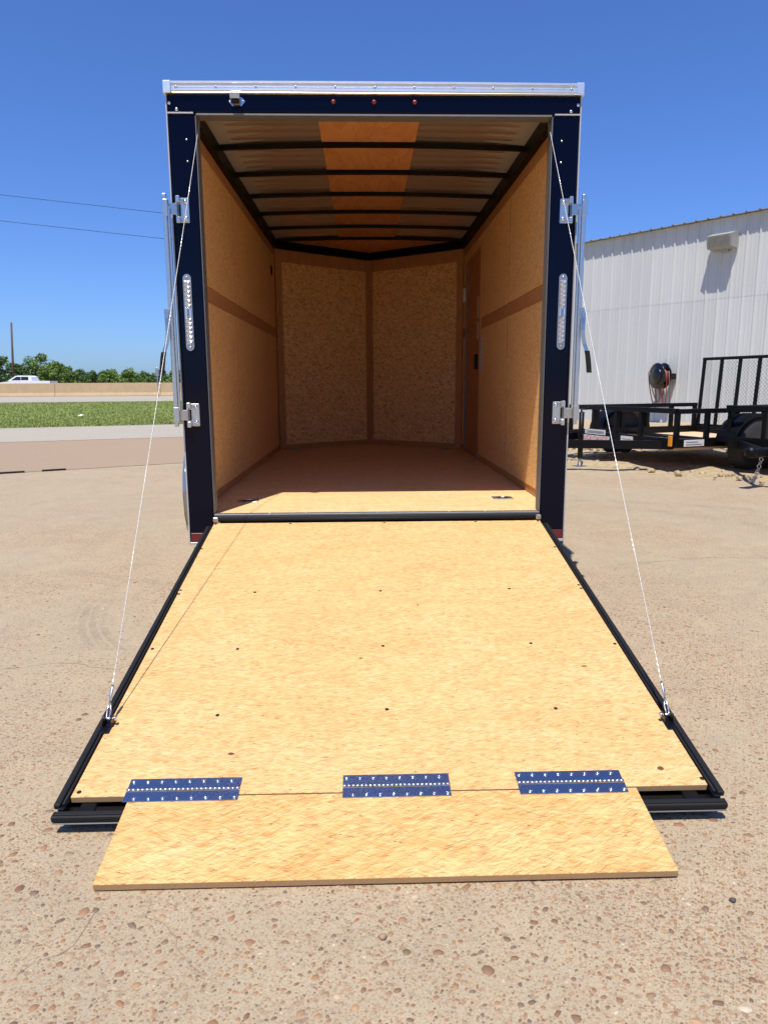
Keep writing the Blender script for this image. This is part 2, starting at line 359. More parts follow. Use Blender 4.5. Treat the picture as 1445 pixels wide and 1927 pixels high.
# pebbles of the worn concrete: flat domes, flush with the surface
def pebbles(n, name):
    cols = np.array([srgb(136,92,60), srgb(150,106,72), srgb(116,80,56), srgb(158,124,90), srgb(140,118,94), srgb(98,80,68), srgb(104,66,46), srgb(78,68,62), srgb(176,154,124), srgb(146,112,78), srgb(186,172,150), srgb(86,64,50), srgb(158,138,110)])[:, :3]
    K = 7
    out_v = []; out_c = []; F = []; cnt = 0
    # soft clusters
    cl = rng.uniform([-2.2, -2.7], [2.2, .6], (60, 2)); cs = rng.uniform(.12, .5, 70); cwt = rng.uniform(.3, 1, 70)
    side = rng.uniform(0, 1, (n*6, 3)); y = -2.75 + 3.3*side[:, 0]**1.9; hw = .85 + (y+3.4)*.62; x = (side[:, 1]*2-1)*hw
    d = np.zeros(len(x))
    for (c0, c1), s_, w_ in zip(cl, cs, cwt): d += w_*np.exp(-((x-c0)**2+(y-c1)**2)/(2*s_*s_))
    front = np.where(x > -.45, 1.0, .45)*np.where(y < -1.80, 1.9, .5)
    dens = (.22 + np.clip(d, 0, 1.4))*front
    dens *= np.where((np.abs(x) < .8) & (y > -1.75), 0, 1)
    keep = np.where(side[:, 2]*.95 < dens)[0][:n]
    x, y = x[keep], y[keep]; m = len(x)
    size = np.clip(np.exp(rng.normal(-6.12, .64, m)), .0012, .0135)
    asp = rng.uniform(.38, .95, m); ang = rng.normal(.35, .8, m)
    # drop overlaps with a coarse grid
    order = np.argsort(-size); grid = {}; sel = []
    for i in order:
        gx, gy = int(x[i]//.03), int(y[i]//.03); ok = True
        for a in (-1, 0, 1):
            for b in (-1, 0, 1):
                for j in grid.get((gx+a, gy+b), ()):
                    if (x[i]-x[j])**2 + (y[i]-y[j])**2 < (size[i]+size[j])**2*.8: ok = False; break
                if not ok: break
            if not ok: break
        if ok: grid.setdefault((gx, gy), []).append(i); sel.append(i)
    sel = np.array(sel); m = len(sel)
    th = np.linspace(0, 2*np.pi, K, endpoint=False)[None, :] + rng.uniform(0, .5, (m, 1))
    rad = size[sel][:, None]*(1 + rng.uniform(-.34, .26, (m, K)))
    lx = np.cos(th)*rad; ly = np.sin(th)*rad*asp[sel][:, None]; a = ang[sel][:, None]
    px = lx*np.cos(a) - ly*np.sin(a); py = lx*np.sin(a) + ly*np.cos(a)
    X, Y = x[sel][:, None], y[sel][:, None]
    hgt = (.0006 + size[sel]*.12)[:, None]
    ring0 = np.stack([X+px, Y+py, np.full_like(px, -.0012)], -1)
    ring1 = np.stack([X+px*.82, Y+py*.82, np.repeat(hgt*.8, K, 1)], -1)
    top = np.stack([X, Y, hgt], -1)
    V = np.concatenate([ring0, ring1, top], 1).reshape(-1, 3); S = 2*K+1
    base = (np.arange(m)*S)[:, None]; k = np.arange(K)[None, :]; k1 = (k+1) % K
    q = np.stack([base+k, base+k1, base+K+k1, base+K+k], -1).reshape(-1, 4)
    tr = np.stack([base+K+k, base+K+k1, np.repeat(base+2*K, K, 1)], -1).reshape(-1, 3)
    me = bpy.data.meshes.new(name); nq, nt = len(q), len(tr)
    me.vertices.add(len(V)); me.vertices.foreach_set('co', V.ravel())
    me.loops.add(nq*4+nt*3); me.loops.foreach_set('vertex_index', np.concatenate([q.ravel(), tr.ravel()]))
    me.polygons.add(nq+nt)
    me.polygons.foreach_set('loop_start', np.concatenate([np.arange(nq)*4, nq*4+np.arange(nt)*3]))
    me.update(calc_edges=True); me.polygons.foreach_set('use_smooth', np.ones(nq+nt, bool))
    ci = rng.choice(len(cols), m, p=np.array([.15,.12,.12,.10,.10,.06,.06,.05,.05,.08,.02,.05,.04]))
    cc = np.clip(cols[ci]*rng.uniform(.75, 1.2, (m, 1)), 0, 1)
    # small pebbles sink into the dust
    cc = cc*.80 + np.array(srgb(164,140,112)[:3])*.16
    ca = me.color_attributes.new('Col', 'FLOAT_COLOR', 'POINT')
    ca.data.foreach_set('color', np.concatenate([np.repeat(cc, S, 0), np.ones((m*S, 1))], 1).ravel().astype(np.float32))
    me.materials.append(M['pebble']); ob = bpy.data.objects.new(name, me); COL.objects.link(ob); ob.parent = ground
    ob['kind'] = 'stuff'; return ob
pebbles(66000, 'aggregate_pebbles')

# hairline cracks in the lot
mcrack = plain('crack_dirt', srgb(140,120,98), .95, var=.3, scale=90)
def crack(pts, wd):
    mb = MB(); P = []
    for (x0, y0), (x1, y1) in zip(pts[:-1], pts[1:]):
        L = math.hypot(x1-x0, y1-y0); n = max(3, int(L/.035))
        for i in range(n):
            tt = i/n; jx = random.gauss(0, .007); jy = random.gauss(0, .007)
            P.append((x0+(x1-x0)*tt+jx, y0+(y1-y0)*tt+jy))
    P.append(pts[-1])
    V = []
    for i, (a, b) in enumerate(P):
        c0 = P[max(0, i-1)]; c1 = P[min(len(P)-1, i+1)]; d = math.hypot(c1[0]-c0[0], c1[1]-c0[1]) or 1
        nx, ny = -(c1[1]-c0[1])/d, (c1[0]-c0[0])/d; ww = wd*random.uniform(.15, .75)
        V += [(a+nx*ww, b+ny*ww, .0012), (a-nx*ww, b-ny*ww, .0012)]
    mb.add(V, [(2*i, 2*i+1, 2*i+3, 2*i+2) for i in range(len(P)-1)]); mb.build('crack', mcrack, ground)
for pts, wd in [([(-1.62,-.92),(-1.25,-.78),(-1.0,-.86),(-.86,-.74)], .0022), ([(-.52,-2.09),(-.45,-2.17),(-.42,-2.24),(-.36,-2.28)], .0013),
                ([(-.62,-2.11),(-.62,-2.2),(-.70,-2.27)], .0011), ([(-.95,-1.75),(-.82,-1.86),(-.70,-1.95)], .0013),
                ([(-2.2,-.35),(-1.7,-.55),(-1.45,-.66)], .0018), ([(1.4,.6),(2.0,.75),(2.6,.7),(3.3,.95)], .003), ([(-2.9,2.3),(-2.2,2.6),(-1.6,2.5)], .003)]:
    crack(pts, wd)

# apron, frontage road, lawn, far road
dv = Vector((.943, .333)); nv = Vector((-.333, .943))
def band(name, p0, p1, mat, z, L0=70, L1=11):
    a = Vector(p0); b = Vector(p1)
    return sheet(name, [tuple(a-dv*L0), tuple(a+dv*L1), tuple(b+dv*L1), tuple(b-dv*L0)], z, mat)
jd = Vector((.877, .48))
ja = Vector((-2.58, 6.34))
sheet('pavement', [tuple(ja-jd*30), tuple(ja+jd*4.0), (1.5, 13.2), (-3.94, 11.26), (-60, -8.5)], .004, M['apron'])
band('road', (-3.94, 11.2), (-5.20, 16.1), M['road'], .008, 70, 8)
band('lawn', (-5.20, 16.1), (-12.5, 44.4), M['lawn'], .012, 90, 20)
sheet('far_road', [(-140, 28), (-12.5, 44.4), (40, 56), (40, 90), (-140, 78)], .016, M['road'])
# joint filler pieces along the edge of the apron
for k, (s0, s1) in enumerate([(-2.45, -1.92), (-1.72, -1.45)]):
    mb = MB(); a = ja+jd*s0; b = ja+jd*s1; nn = Vector((-jd.y, jd.x))*.035
    V = [(a.x-nn.x, a.y-nn.y), (b.x-nn.x, b.y-nn.y), (b.x+nn.x, b.y+nn.y), (a.x+nn.x, a.y+nn.y)]
    mb.add([(x, y, .0) for x, y in V]+[(x*1+.004, y, .018) for x, y in V], [(0,1,2,3),(4,5,6,7),(0,1,5,4),(1,2,6,5),(2,3,7,6),(3,0,4,7)])
    tag(mb.build('joint_filler', M['rubber']), ['longer black joint filler strip at the left edge of the lot', 'short black joint filler piece lying on the seam of the lot'][k], 'joint strip')
crack([tuple(ja+jd*(-3.2)), tuple(ja+jd*(-1.0)), tuple(ja+jd*1.2)], .012)

# dirt under the utility trailers
def dirt_patch():
    mb = MB(); nx, ny = 60, 46; o = Vector((2.1, 7.45)); tx = Vector((.605, -.796)); ty = Vector((.796, .605))
    V = []
    for j in range(ny+1):
        for i in range(nx+1):
            a, b = i/nx*14-2.5, j/ny*12-1.55
            p = o + tx*a + ty*b
            e = min(1, max(0, (b+1.55+.35*math.sin(a*1.3)+.2*math.sin(a*3.7+1))/1.2))
            h = e*(.02 + .03*math.sin(p.x*2.1+p.y*1.3)*math.sin(p.y*2.7) + random.uniform(0, .035)) - (1-e)*.03
            V.append((p.x, p.y, h+.004))
    mb.add(V, [(j*(nx+1)+i, j*(nx+1)+i+1, (j+1)*(nx+1)+i+1, (j+1)*(nx+1)+i) for j in range(ny) for i in range(nx)], 0, True)
    mb.build('dirt', M['dirt'], kind='structure')
    st = MB()
    for k in range(900):
        a, b = random.uniform(-2, 6), random.uniform(-.7, 3.2); p = o + tx*a + ty*b; s_ = random.uniform(.012, .045)
        bm = bmesh.new(); bmesh.ops.create_icosphere(bm, subdivisions=1, radius=s_)
        V = [(p.x+q.co.x*random.uniform(.7, 1.3), p.y+q.co.y*random.uniform(.7, 1.3), .03+q.co.z*random.uniform(.5, .9)) for q in bm.verts]
        bm.verts.index_update(); F = [tuple(q.index for q in fc.verts) for fc in bm.faces]; bm.free(); st.add(V, F)
    o_ = st.build('gravel', M['dirt'], kind='stuff'); tag(o_, 'loose tan gravel lying under the black utility trailers', 'gravel')
dirt_patch()

# grass on the lawn
def grass():
    n = 90000
    a = rng.uniform(0, 1, n); b = rng.uniform(0, 1, n)**1.3
    p0 = np.array([-5.20, 16.1]); p1 = np.array([-12.5, 44.4])
    P = p0[None]*(1-b[:, None]) + p1[None]*b[:, None] + np.array([dv.x, dv.y])[None]*(2.0 - a*(10+b*26))[:, None]
    h = rng.uniform(.025, .075, n); an = rng.uniform(0, 6.28, n); wd = .012+.01*b
    bx, by = np.cos(an)*wd, np.sin(an)*wd; lx, ly = rng.normal(0, .03, n), rng.normal(0, .03, n)
    V = np.stack([np.stack([P[:,0]-bx, P[:,1]-by, np.full(n, .01)], -1), np.stack([P[:,0]+bx, P[:,1]+by, np.full(n, .01)], -1), np.stack([P[:,0]+lx, P[:,1]+ly, h], -1)], 1).reshape(-1, 3)
    me = bpy.data.meshes.new('grass'); me.vertices.add(3*n); me.vertices.foreach_set('co', V.ravel()); me.loops.add(3*n)
    me.loops.foreach_set('vertex_index', np.arange(3*n)); me.polygons.add(n); me.polygons.foreach_set('loop_start', np.arange(n)*3); me.update(calc_edges=True)
    me.materials.append(M['grass']); o = bpy.data.objects.new('grass', me); COL.objects.link(o); o['kind'] = 'stuff'; tag(o, 'mown green grass verge beyond the parking lot', 'grass')
grass()
mb = MB(); mb.add([(-9.58,20.6,.06),(-9.46,20.64,.07),(-9.42,20.72,.09),(-9.5,20.8,.10),(-9.58,20.72,.08),(-9.5,20.70,.115)], [(0,1,5),(1,2,5),(2,3,5),(3,4,5),(4,0,5)])
tag(mb.build('paper_scrap', M['white']), 'small white scrap of paper lying on the grass', 'litter')

# concrete barrier along the highway, in cast lengths
root = empty('concrete_barrier', (-30, 67, 0), label='long tan concrete barrier wall running along the highway', category='barrier')
b0, b1 = Vector((-110, 63.6)), Vector((60, 71.5)); L = (b1-b0).length; dd = (b1-b0)/L; nn = Vector((dd.y, -dd.x)); n = 17
for k in range(n):
    a = b0+dd*(L*k/n+.02); b = b0+dd*(L*(k+1)/n-.02)
    prof = [(0.0, 0.0), (.34, 0.0), (.34, .10), (.20, .38), (.12, 1.28), (.02, 1.30), (0, 1.30)]
    V = []
    for p in (a, b):
        for (o_, z) in prof: V.append((p.x+nn.x*o_, p.y+nn.y*o_, z+.0))
    m_ = len(prof); mb = MB(); mb.add(V, [tuple(range(m_)), tuple(range(2*m_-1, m_-1, -1))]+[(i, m_+i, m_+(i+1) % m_, (i+1) % m_) for i in range(m_)])
    mb.build('barrier_section', M['barrier'], root)

# ------------------------------------------------------------------ trees beyond the highway
def tree(x, y, H, Wd, mat, label, seed):
    rn = random.Random(seed)
    root = empty('tree', (x, y, 0), label=label, category='tree', group='trees beyond the highway')
    tr = MB(); tr.tube([(x,y,-.3),(x+.05,y,H*.25),(x-.08,y,H*.5),(x+.1,y,H*.8)], [.17,.14,.1,.03], 7)
    for k in range(6):
        an = rn.uniform(0, 6.28); z0 = H*rn.uniform(.22, .5); l = Wd*.4
        tr.tube([(x,y,z0),(x+math.cos(an)*l*.5,y+math.sin(an)*l*.5,z0+H*.13),(x+math.cos(an)*l,y+math.sin(an)*l,z0+H*.3)], [.07,.05,.02], 5)
    tr.build('trunk', M['bark'], root)
    cl = []
    for k in range(34):
        an = rn.uniform(0, 6.28); zz = rn.uniform(.04, .95); env = max(.25, math.sin(min(1, max(.02, (zz-.02)/.93))*math.pi))**.6
        rr = rn.uniform(.2, 1)*Wd*.5*env; cl.append((x+math.cos(an)*rr, y+math.sin(an)*rr, zz*H, rn.uniform(.35, .75)*Wd*.22))
    mb = MB(); V = []; F = []
    for (a, b, c, s_) in cl:
        for k in range(120):
            d = Vector((rn.gauss(0,1), rn.gauss(0,1), rn.gauss(0,.8))).normalized()*s_*rn.uniform(.6, 1.12)
            p = Vector((a,b,c))+d; q = rn.uniform(.09, .21); t1 = Vector((rn.gauss(0,1), rn.gauss(0,1), rn.gauss(0,1))).normalized(); t2 = t1.orthogonal().normalized()
            i = len(V); V += [tuple(p-t1*q), tuple(p+t2*q*.6), tuple(p+t1*q), tuple(p-t2*q*.6)]; F.append((i,i+1,i+2,i+3))
    mb.add(V, F); mb.build('crown', mat, root)
TR = [(-2, 674, 55, 0, 'dark bushy tree cut off by the left picture edge'), (66, 671, 58, 1, 'tallest bright green tree, right behind the white pickup'), (30, 686, 44, 0, 'low dark tree behind the bare pole'),
      (96, 686, 44, 1, 'rounded green tree just right of the tallest one'), (122, 688, 36, 1, 'slim pale tree right of the tallest trees'), (148, 699, 40, 0, 'small dark tree past the tail of the pickup'),
      (176, 701, 40, 0, 'low dark rounded bush tree mid way along the barrier'), (204, 700, 38, 1, 'low tree with pointed top mid way along the barrier'), (238, 699, 44, 1, 'low light green tree left of the thin roadside post'),
      (268, 703, 36, 0, 'low dark tree just left of the thin roadside post'), (300, 702, 44, 0, 'low dark tree behind the thin roadside post'), (336, 701, 44, 1, 'low green tree half hidden by the enclosed trailer')]
def px2w(px, py, Y):
    a = (px-722.5)/fpx; b = -(py-963.5)/fpx; d = f + r2*a + u2*b; tt = (Y-cy)/d.y; return Vector((cx, cy, cz)) + d*tt
for k, (px, py, wpx, dk, lab) in enumerate(TR):
    Y = 104+6*((k*7) % 4); p = px2w(px, py, Y); tree(p.x, Y, p.z*1.04, wpx*Y/fpx*1.25, M['leaf'] if dk else M['leafd'], lab, 100+k)
# background wood that closes the gaps
mb = MB(); V = []; F = []
for k in range(9000):
    px = random.uniform(-60, 420); Y = random.uniform(122, 134); p = px2w(px, 711+6*math.sin(px*.05)+3*math.sin(px*.17), Y)
    z = random.uniform(.2, 1)*p.z; q = random.uniform(.12, .3); t1 = Vector((random.gauss(0,1), random.gauss(0,1), random.gauss(0,1))).normalized(); t2 = t1.orthogonal()
    c = Vector((p.x, Y, z)); i = len(V); V += [tuple(c-t1*q), tuple(c+t2*q), tuple(c+t1*q), tuple(c-t2*q)]; F.append((i,i+1,i+2,i+3))
mb.add(V, F); tag(mb.build('far_wood', M['leafd'], kind='stuff'), 'far dark green belt of woodland behind the single trees', 'woodland')

# poles and wires
p = px2w(23, 700, 98); q = px2w(22, 607, 98)
root = empty('power_pole', (p.x, 98, 0), label='tall bare dark pole standing above the trees at left', category='pole')
mb = MB(); mb.tube([(p.x, 98, -.2), (q.x, 98, q.z)], [.17, .12], 10); mb.build('shaft', M['bark'], root)
mb = MB(); mb.lathe((q.x, 98, q.z), (0,0,1), [(.12,0),(.09,.05),(0,.06)], 10); mb.build('cap', M['galv'], root)
p = px2w(299, 745, 62); q = px2w(299, 692, 62)
root = empty('sign_post', (p.x, 62, 0), label='thin grey roadside post in front of the barrier', category='post')
mb = MB(); mb.tube([(p.x, 62, -.1), (p.x, 62, q.z)], .05, 8); mb.build('post', M['galv'], root)
mb = MB(); mb.box(p.x-.14, p.x+.14, 61.93, 61.97, q.z-.75, q.z-.02, .01); mb.build('sign_back', M['galv'], root)
for k, (ya, yb) in enumerate([(370, 402), (420, 450)]):
    a = px2w(-260, ya-33, 44); b = px2w(330, yb+1.5, 46); c = px2w(800, yb+38, 48); pts = []
    for i in range(25):
        s_ = i/24; pts.append(((1-s_)**2*a+2*(1-s_)*s_*(2*b-(a+c)/2)+s_*s_*c) if False else a.lerp(b, min(1, s_/.56)) if s_ < .56 else b.lerp(c, (s_-.56)/.44))
    mb = MB(); mb.tube(pts, .014, 6)
    tag(mb.build('overhead_wire', M['rubber']), ['upper of the two overhead wires crossing the sky at left', 'lower of the two overhead wires crossing the sky at left'][k], 'wire')

# ------------------------------------------------------------------ white pickup on the highway
def pickup():
    Y = 74.0; p = px2w(102, 716, Y); x1 = p.x; zs = px2w(40, 707, Y).z; z_bed = px2w(80, 715.5, Y).z
    root = empty('pickup_truck', (x1-2.9, Y, 0), label='white crew cab pickup driving along the highway behind the barrier', category='pickup')
    zs0 = zs-1.86                       # road level there
    def P(a, z): return (x1-a, z+zs0)  # a: metres ahead of the tailgate
    body = [P(0, .5), P(0, 1.30), P(1.95, 1.32), P(1.98, 1.32), P(4.35, 1.24), P(5.6, 1.12), P(5.78, .95), P(5.8, .5)]
    mb = MB(); mb.prism(body, Y-.95, Y+.95); mb.build('body', M['white'], root)
    cabin = [P(1.9, 1.32), P(2.0, 1.72), P(2.25, 1.85), P(3.35, 1.86), P(3.6, 1.82), P(4.42, 1.27)]
    V = []; n = len(cabin)
    for yy, k in ((Y-.93, 0), (Y+.93, 0)):
        for (a, z) in cabin:
            ins = .16*max(0, (z-zs0-1.3)/.55); V.append((a, yy+(ins if yy < Y else -ins), z))
    mb = MB(); mb.add(V, [tuple(range(n)), tuple(range(2*n-1, n-1, -1))]+[(i, n+i, n+(i+1) % n, (i+1) % n) for i in range(n)]); mb.build('cab', M['white'], root)
    dk = plain('dark_glass', (.012, .014, .016, 1), .08, 0, .6, .4, var=.1)
    for (a0, a1, b0_, b1_) in ((2.22, 3.02, 2.26, 3.02), (3.06, 4.05, 3.06, 3.5)):
        mb = MB(); q = [P(a0, 1.38), P(a1, 1.38), P(b1_, 1.74), P(b0_, 1.74)]
        def yy(z): return Y-.93+.16*max(0, (z-zs0-1.3)/.55)
        V = [(a, yy(z)-.012, z) for a, z in q]+[(a, yy(z)+.03, z) for a, z in q]; mb.add(V, [(0,1,2,3),(4,5,6,7),(0,1,5,4),(1,2,6,5),(2,3,7,6),(3,0,4,7)]); mb.build('side_window', dk, root)
    for a in (1.15, 4.75):
        for yy_ in (Y-.98, Y+.98-.24):
            mb = MB(); c = P(a, .4); mb.lathe((c[0], yy_, c[1]), (0,1,0), [(.2,0),(.38,.01),(.40,.05),(.40,.2),(.36,.24)], 20)
            tyre = mb.build('wheel', M['tyre'], root); mb = MB(); mb.lathe((c[0], yy_-.006, c[1]), (0,1,0), [(.05,0),(.21,.004),(.24,.02)], 16); mb.build('rim', M['galv'], tyre)
    mb = MB(); mb.box(x1-.12, x1+.02, Y-.93, Y-.78, zs0+1.0, zs0+1.25, .02); mb.build('tail_lamp', M['red'], root)
pickup()

# ------------------------------------------------------------------ metal building
BO = Vector((9.283, 13.661)); BT = Vector((.6048, -.7964)); BN = Vector((-.7964, -.6048))   # reference point, along the wall, out of the wall
wallmats = []
for k in range(5):
    t = NT('white_ribbed_sheet'); o = t.obj(); kk = (.53, .515, .54, .51, .525)[k]
    n1 = t.noise(t.mapping(o, scale=(1, 1, .12)), 3.0, 5, .6).outputs[0]; n2 = t.noise(o, .7, 4, .6).outputs[0]
    cA = (kk, kk*1.01, kk*.95, 1); cB = (kk*.88, kk*.895, kk*.85, 1)
    c = t.mix(t.ramp(n1, [(.45, (0,0,0)), (.75, (.7,.7,.7))]), cA, cB); c = t.mix(t.ramp(n2, [(.4, (0,0,0)), (.8, (.5,.5,.5))]), c, (kk*.95, kk*.94, kk*.90, 1))
    t.base(c, .5, 0, .4); wallmats.append(t.m)
root = empty('metal_building', (BO.x+BT.x*-2, BO.y+BT.y*-2, 0), label='long white ribbed metal building with a low sloping roof', category='building')
def wp(s_, o_, z): q = BO + BT*s_ + BN*o_; return (q.x, q.y, z)
PW = .914; prof = []
for k in range(3):
    a = k*.3047
    prof += [(a, .032), (a+.012, .032), (a+.034, 0), (a+.10, 0), (a+.108, .005), (a+.124, .005), (a+.132, 0), (a+.20, 0), (a+.208, .005), (a+.224, .005), (a+.232, 0), (a+.27, 0), (a+.292, .032)]
prof.append((PW, .032))
s_ = -12.0; k = 0
while s_ < 7:
    for (z0, z1, dz) in ((-.02, 3.14, 0.0), (3.08, 4.97, .0025)):
        mb = MB(); V = []
        for (a, o_) in prof: V += [wp(s_+a, o_+dz, z0), wp(s_+a, o_+dz, z1)]
        mb.add(V, [(2*i, 2*i+1, 2*i+3, 2*i+2) for i in range(len(prof)-1)])
        mb.build('wall_sheet', wallmats[(k*3+(2 if dz else 0)+(k//2)) % 5], root)
    s_ += PW; k += 1
sE = s_
mb = MB(); V = [wp(-12, -.02, 0), wp(sE, -.02, 0), wp(sE, -11, 0), wp(-12, -11, 0), wp(-12, -.02, 4.93), wp(sE, -.02, 4.93), wp(sE, -11, 5.6), wp(-12, -11, 5.6)]
mb.add(V, [(0,1,2,3),(4,5,6,7),(0,1,5,4),(1,2,6,5),(2,3,7,6),(3,0,4,7)]); mb.build('wall', wallmats[0], root)
s_ = -12.0; rm = plain('roof_sheet', (.42, .43, .44, 1), .4, .6, var=.1)
while s_ < 7:
    mb = MB(); V = []; n = len(prof)
    for (a, o_) in prof:
        for (oo, dz) in ((.17, 0), (-11.2, .68)):
            V.append(wp(s_+a, oo, 4.975+o_+dz)); V.append(wp(s_+a, oo, 4.968+o_+dz))
    F = []
    for i in range(n-1): F += [(4*i, 4*i+2, 4*i+6, 4*i+4), (4*i+1, 4*i+5, 4*i+7, 4*i+3), (4*i, 4*i+4, 4*i+5, 4*i+1)]
    mb.add(V, F); mb.build('roof_sheet', rm, root); s_ += PW
# wall light: a wedge-shaped box light under the eave
root = empty('wall_light', wp(-.96, 0.0, 3.95+G), label='grey box shaped wall light under the building eave', category='wall light')
def wedge(s0, s1, mi_, pr): 
    V = [wp(s0, o_, z) for o_, z in pr]+[wp(s1, o_, z) for o_, z in pr]; n = len(pr)
    m_ = MB(); m_.add(V, [tuple(range(n)), tuple(range(2*n-1, n-1, -1))]+[(i, n+i, n+(i+1) % n, (i+1) % n) for i in range(n)]); return m_
zb = 3.78+G
wedge(-1.22, -.62, 0, [(.035, zb), (.035, zb+.36), (.16, zb+.38), (.42, zb+.30), (.34, zb+.02)]).build('housing', plain('grey_lamp_housing', (.36,.36,.33,1), .5, .2, var=.15), root)
wedge(-1.17, -.67, 0, [(.345, zb+.045), (.412, zb+.275), (.425, zb+.272), (.358, zb+.04)]).build('lens', plain('dusty_lamp_glass', (.22,.22,.19,1), .3, 0, .5, .3, var=.3, scale=9), root)
wedge(-1.02, -.82, 0, [(.033, zb-.05), (.033, zb+.0), (.08, zb+.0), (.08, zb-.05)]).build('bracket', M['galv'], root)

# hose reel on the wall
def hose_reel():
    zc = .80+G; sc_ = -2.24
    root = empty('hose_reel', wp(sc_, .03, zc), label='black hose reel with red hose hung on the metal wall', category='hose reel')
    ax = Vector((.97, .25, 0))     # drum axis, turned a little out of the wall
    c = Vector(wp(sc_, .34, zc))
    mb = MB()
    for s0 in (-.11, .09):
        mb = MB(); mb.lathe(c+ax*s0, ax, [(.05,0),(.32,.0),(.335,.012),(.32,.026),(.05,.03)], 32); mb.build('drum_flange', M['black'], root)
    mb = MB(); mb.lathe(c+ax*-.111, -ax, [(.22,0),(.19,.03),(.08,.045),(0,.05)], 24); mb.build('hub_cover', M['black'], root)
    mb = MB(); mb.lathe(c+ax*-.12, ax, [(.09,0),(.09,.24)], 16); mb.build('drum', M['blackdull'], root)
    mb = MB(); V = []
    for (o0, o1, sa, sb, z0, z1) in ((.03, .34, .02, .16, -.09, .06),):
        pts = [wp(sc_+sa+.12, o0, zc+z0), wp(sc_+sb+.12, o0, zc+z0), wp(sc_+sb+.12, o1, zc+z0), wp(sc_+sa+.12, o1, zc+z0)]
        pts2 = [(a, b, z+z1-z0) for a, b, z in pts]; mb.add(pts+pts2, [(0,1,2,3),(4,5,6,7),(0,1,5,4),(1,2,6,5),(2,3,7,6),(3,0,4,7)])
    mb.build('bracket', M['blackdull'], root)
    hm = plain('red_hose', (.30, .085, .065, 1), .6, var=.2); dark = plain('faded_hose', (.22, .10, .09, 1), .6, var=.25)
    for k in range(7):
        R_ = .08+.02*(k % 3); off = -.10+.033*k
        mb = MB(); mb.torus(c+ax*off, ax, R_+.05, .02, 22, 7); mb.build('hose_turn', hm if k in (4, 5) else M['blackdull'], root)
    for k, (s0, o0, dx, dep, wdt) in enumerate([(-.27, .30, .03, .95, .09), (-.18, .33, .05, .80, .12), (-.03, .36, .04, .62, .10), (.13, .36, -.05, .85, .10), (.18, .36, .03, 1.05, .12)]):
        pts = []
        for i in range(19):
            tt = i/18; an = math.pi*tt
            pts.append(Vector(wp(sc_+s0-math.cos(an)*wdt+dx*math.sin(an), o0-.22*math.sin(an)+.02*k, zc+.12-dep*math.sin(an)**.8)))
        mb = MB(); mb.tube(pts, .014, 7); mb.build('hose_loop', hm if k in (3, 2) else dark, root)
hose_reel()

# ------------------------------------------------------------------ black utility trailers
WOOD = plain('deck_plank_wood', srgb(206,176,138), .8, var=.22, scale=9)
def ut_wheel(root, x, y, side):
    mb = MB(); R_ = .335
    mb.lathe((x, y-.1, R_), (0,1,0), [(.19,.0),(.30,-.005),(.325,.02),(R_,.045),(R_,.155),(.325,.18),(.30,.205),(.19,.20)], 30)
    for k in range(40):
        a = 2*math.pi*k/40; c, s0 = math.cos(a), math.sin(a)
        for yy in (-.05, .02):
            mb.box(-.012, .012, y+yy, y+yy+.05, R_-.004, R_+.004, 0, 0, fn=lambda X, Y_, Z_: (x+X*c+Z_*s0, Y_, R_+(-X*s0+Z_*c)))
    ty = mb.build('wheel', M['tyre'], root, True)
    mb = MB(); sgn = side; yo = y+sgn*.075
    mb.lathe((x, yo, R_), (0,sgn,0), [(.195,-.10),(.19,.015),(.165,.01),(.15,-.03),(.06,-.02),(.055,.03),(0,.035)], 24); mb.build('rim', M['galv'], ty, True)
    mb = MB()
    for k in range(5):
        a = 2*math.pi*k/5; mb.lathe((x+math.cos(a)*.095, yo-sgn*.025, R_+math.sin(a)*.095), (0,sgn,0), [(.012,0),(.012,.02),(0,.024)], 6)
    mb.build('lug_nut', M['zinc'], ty, True)

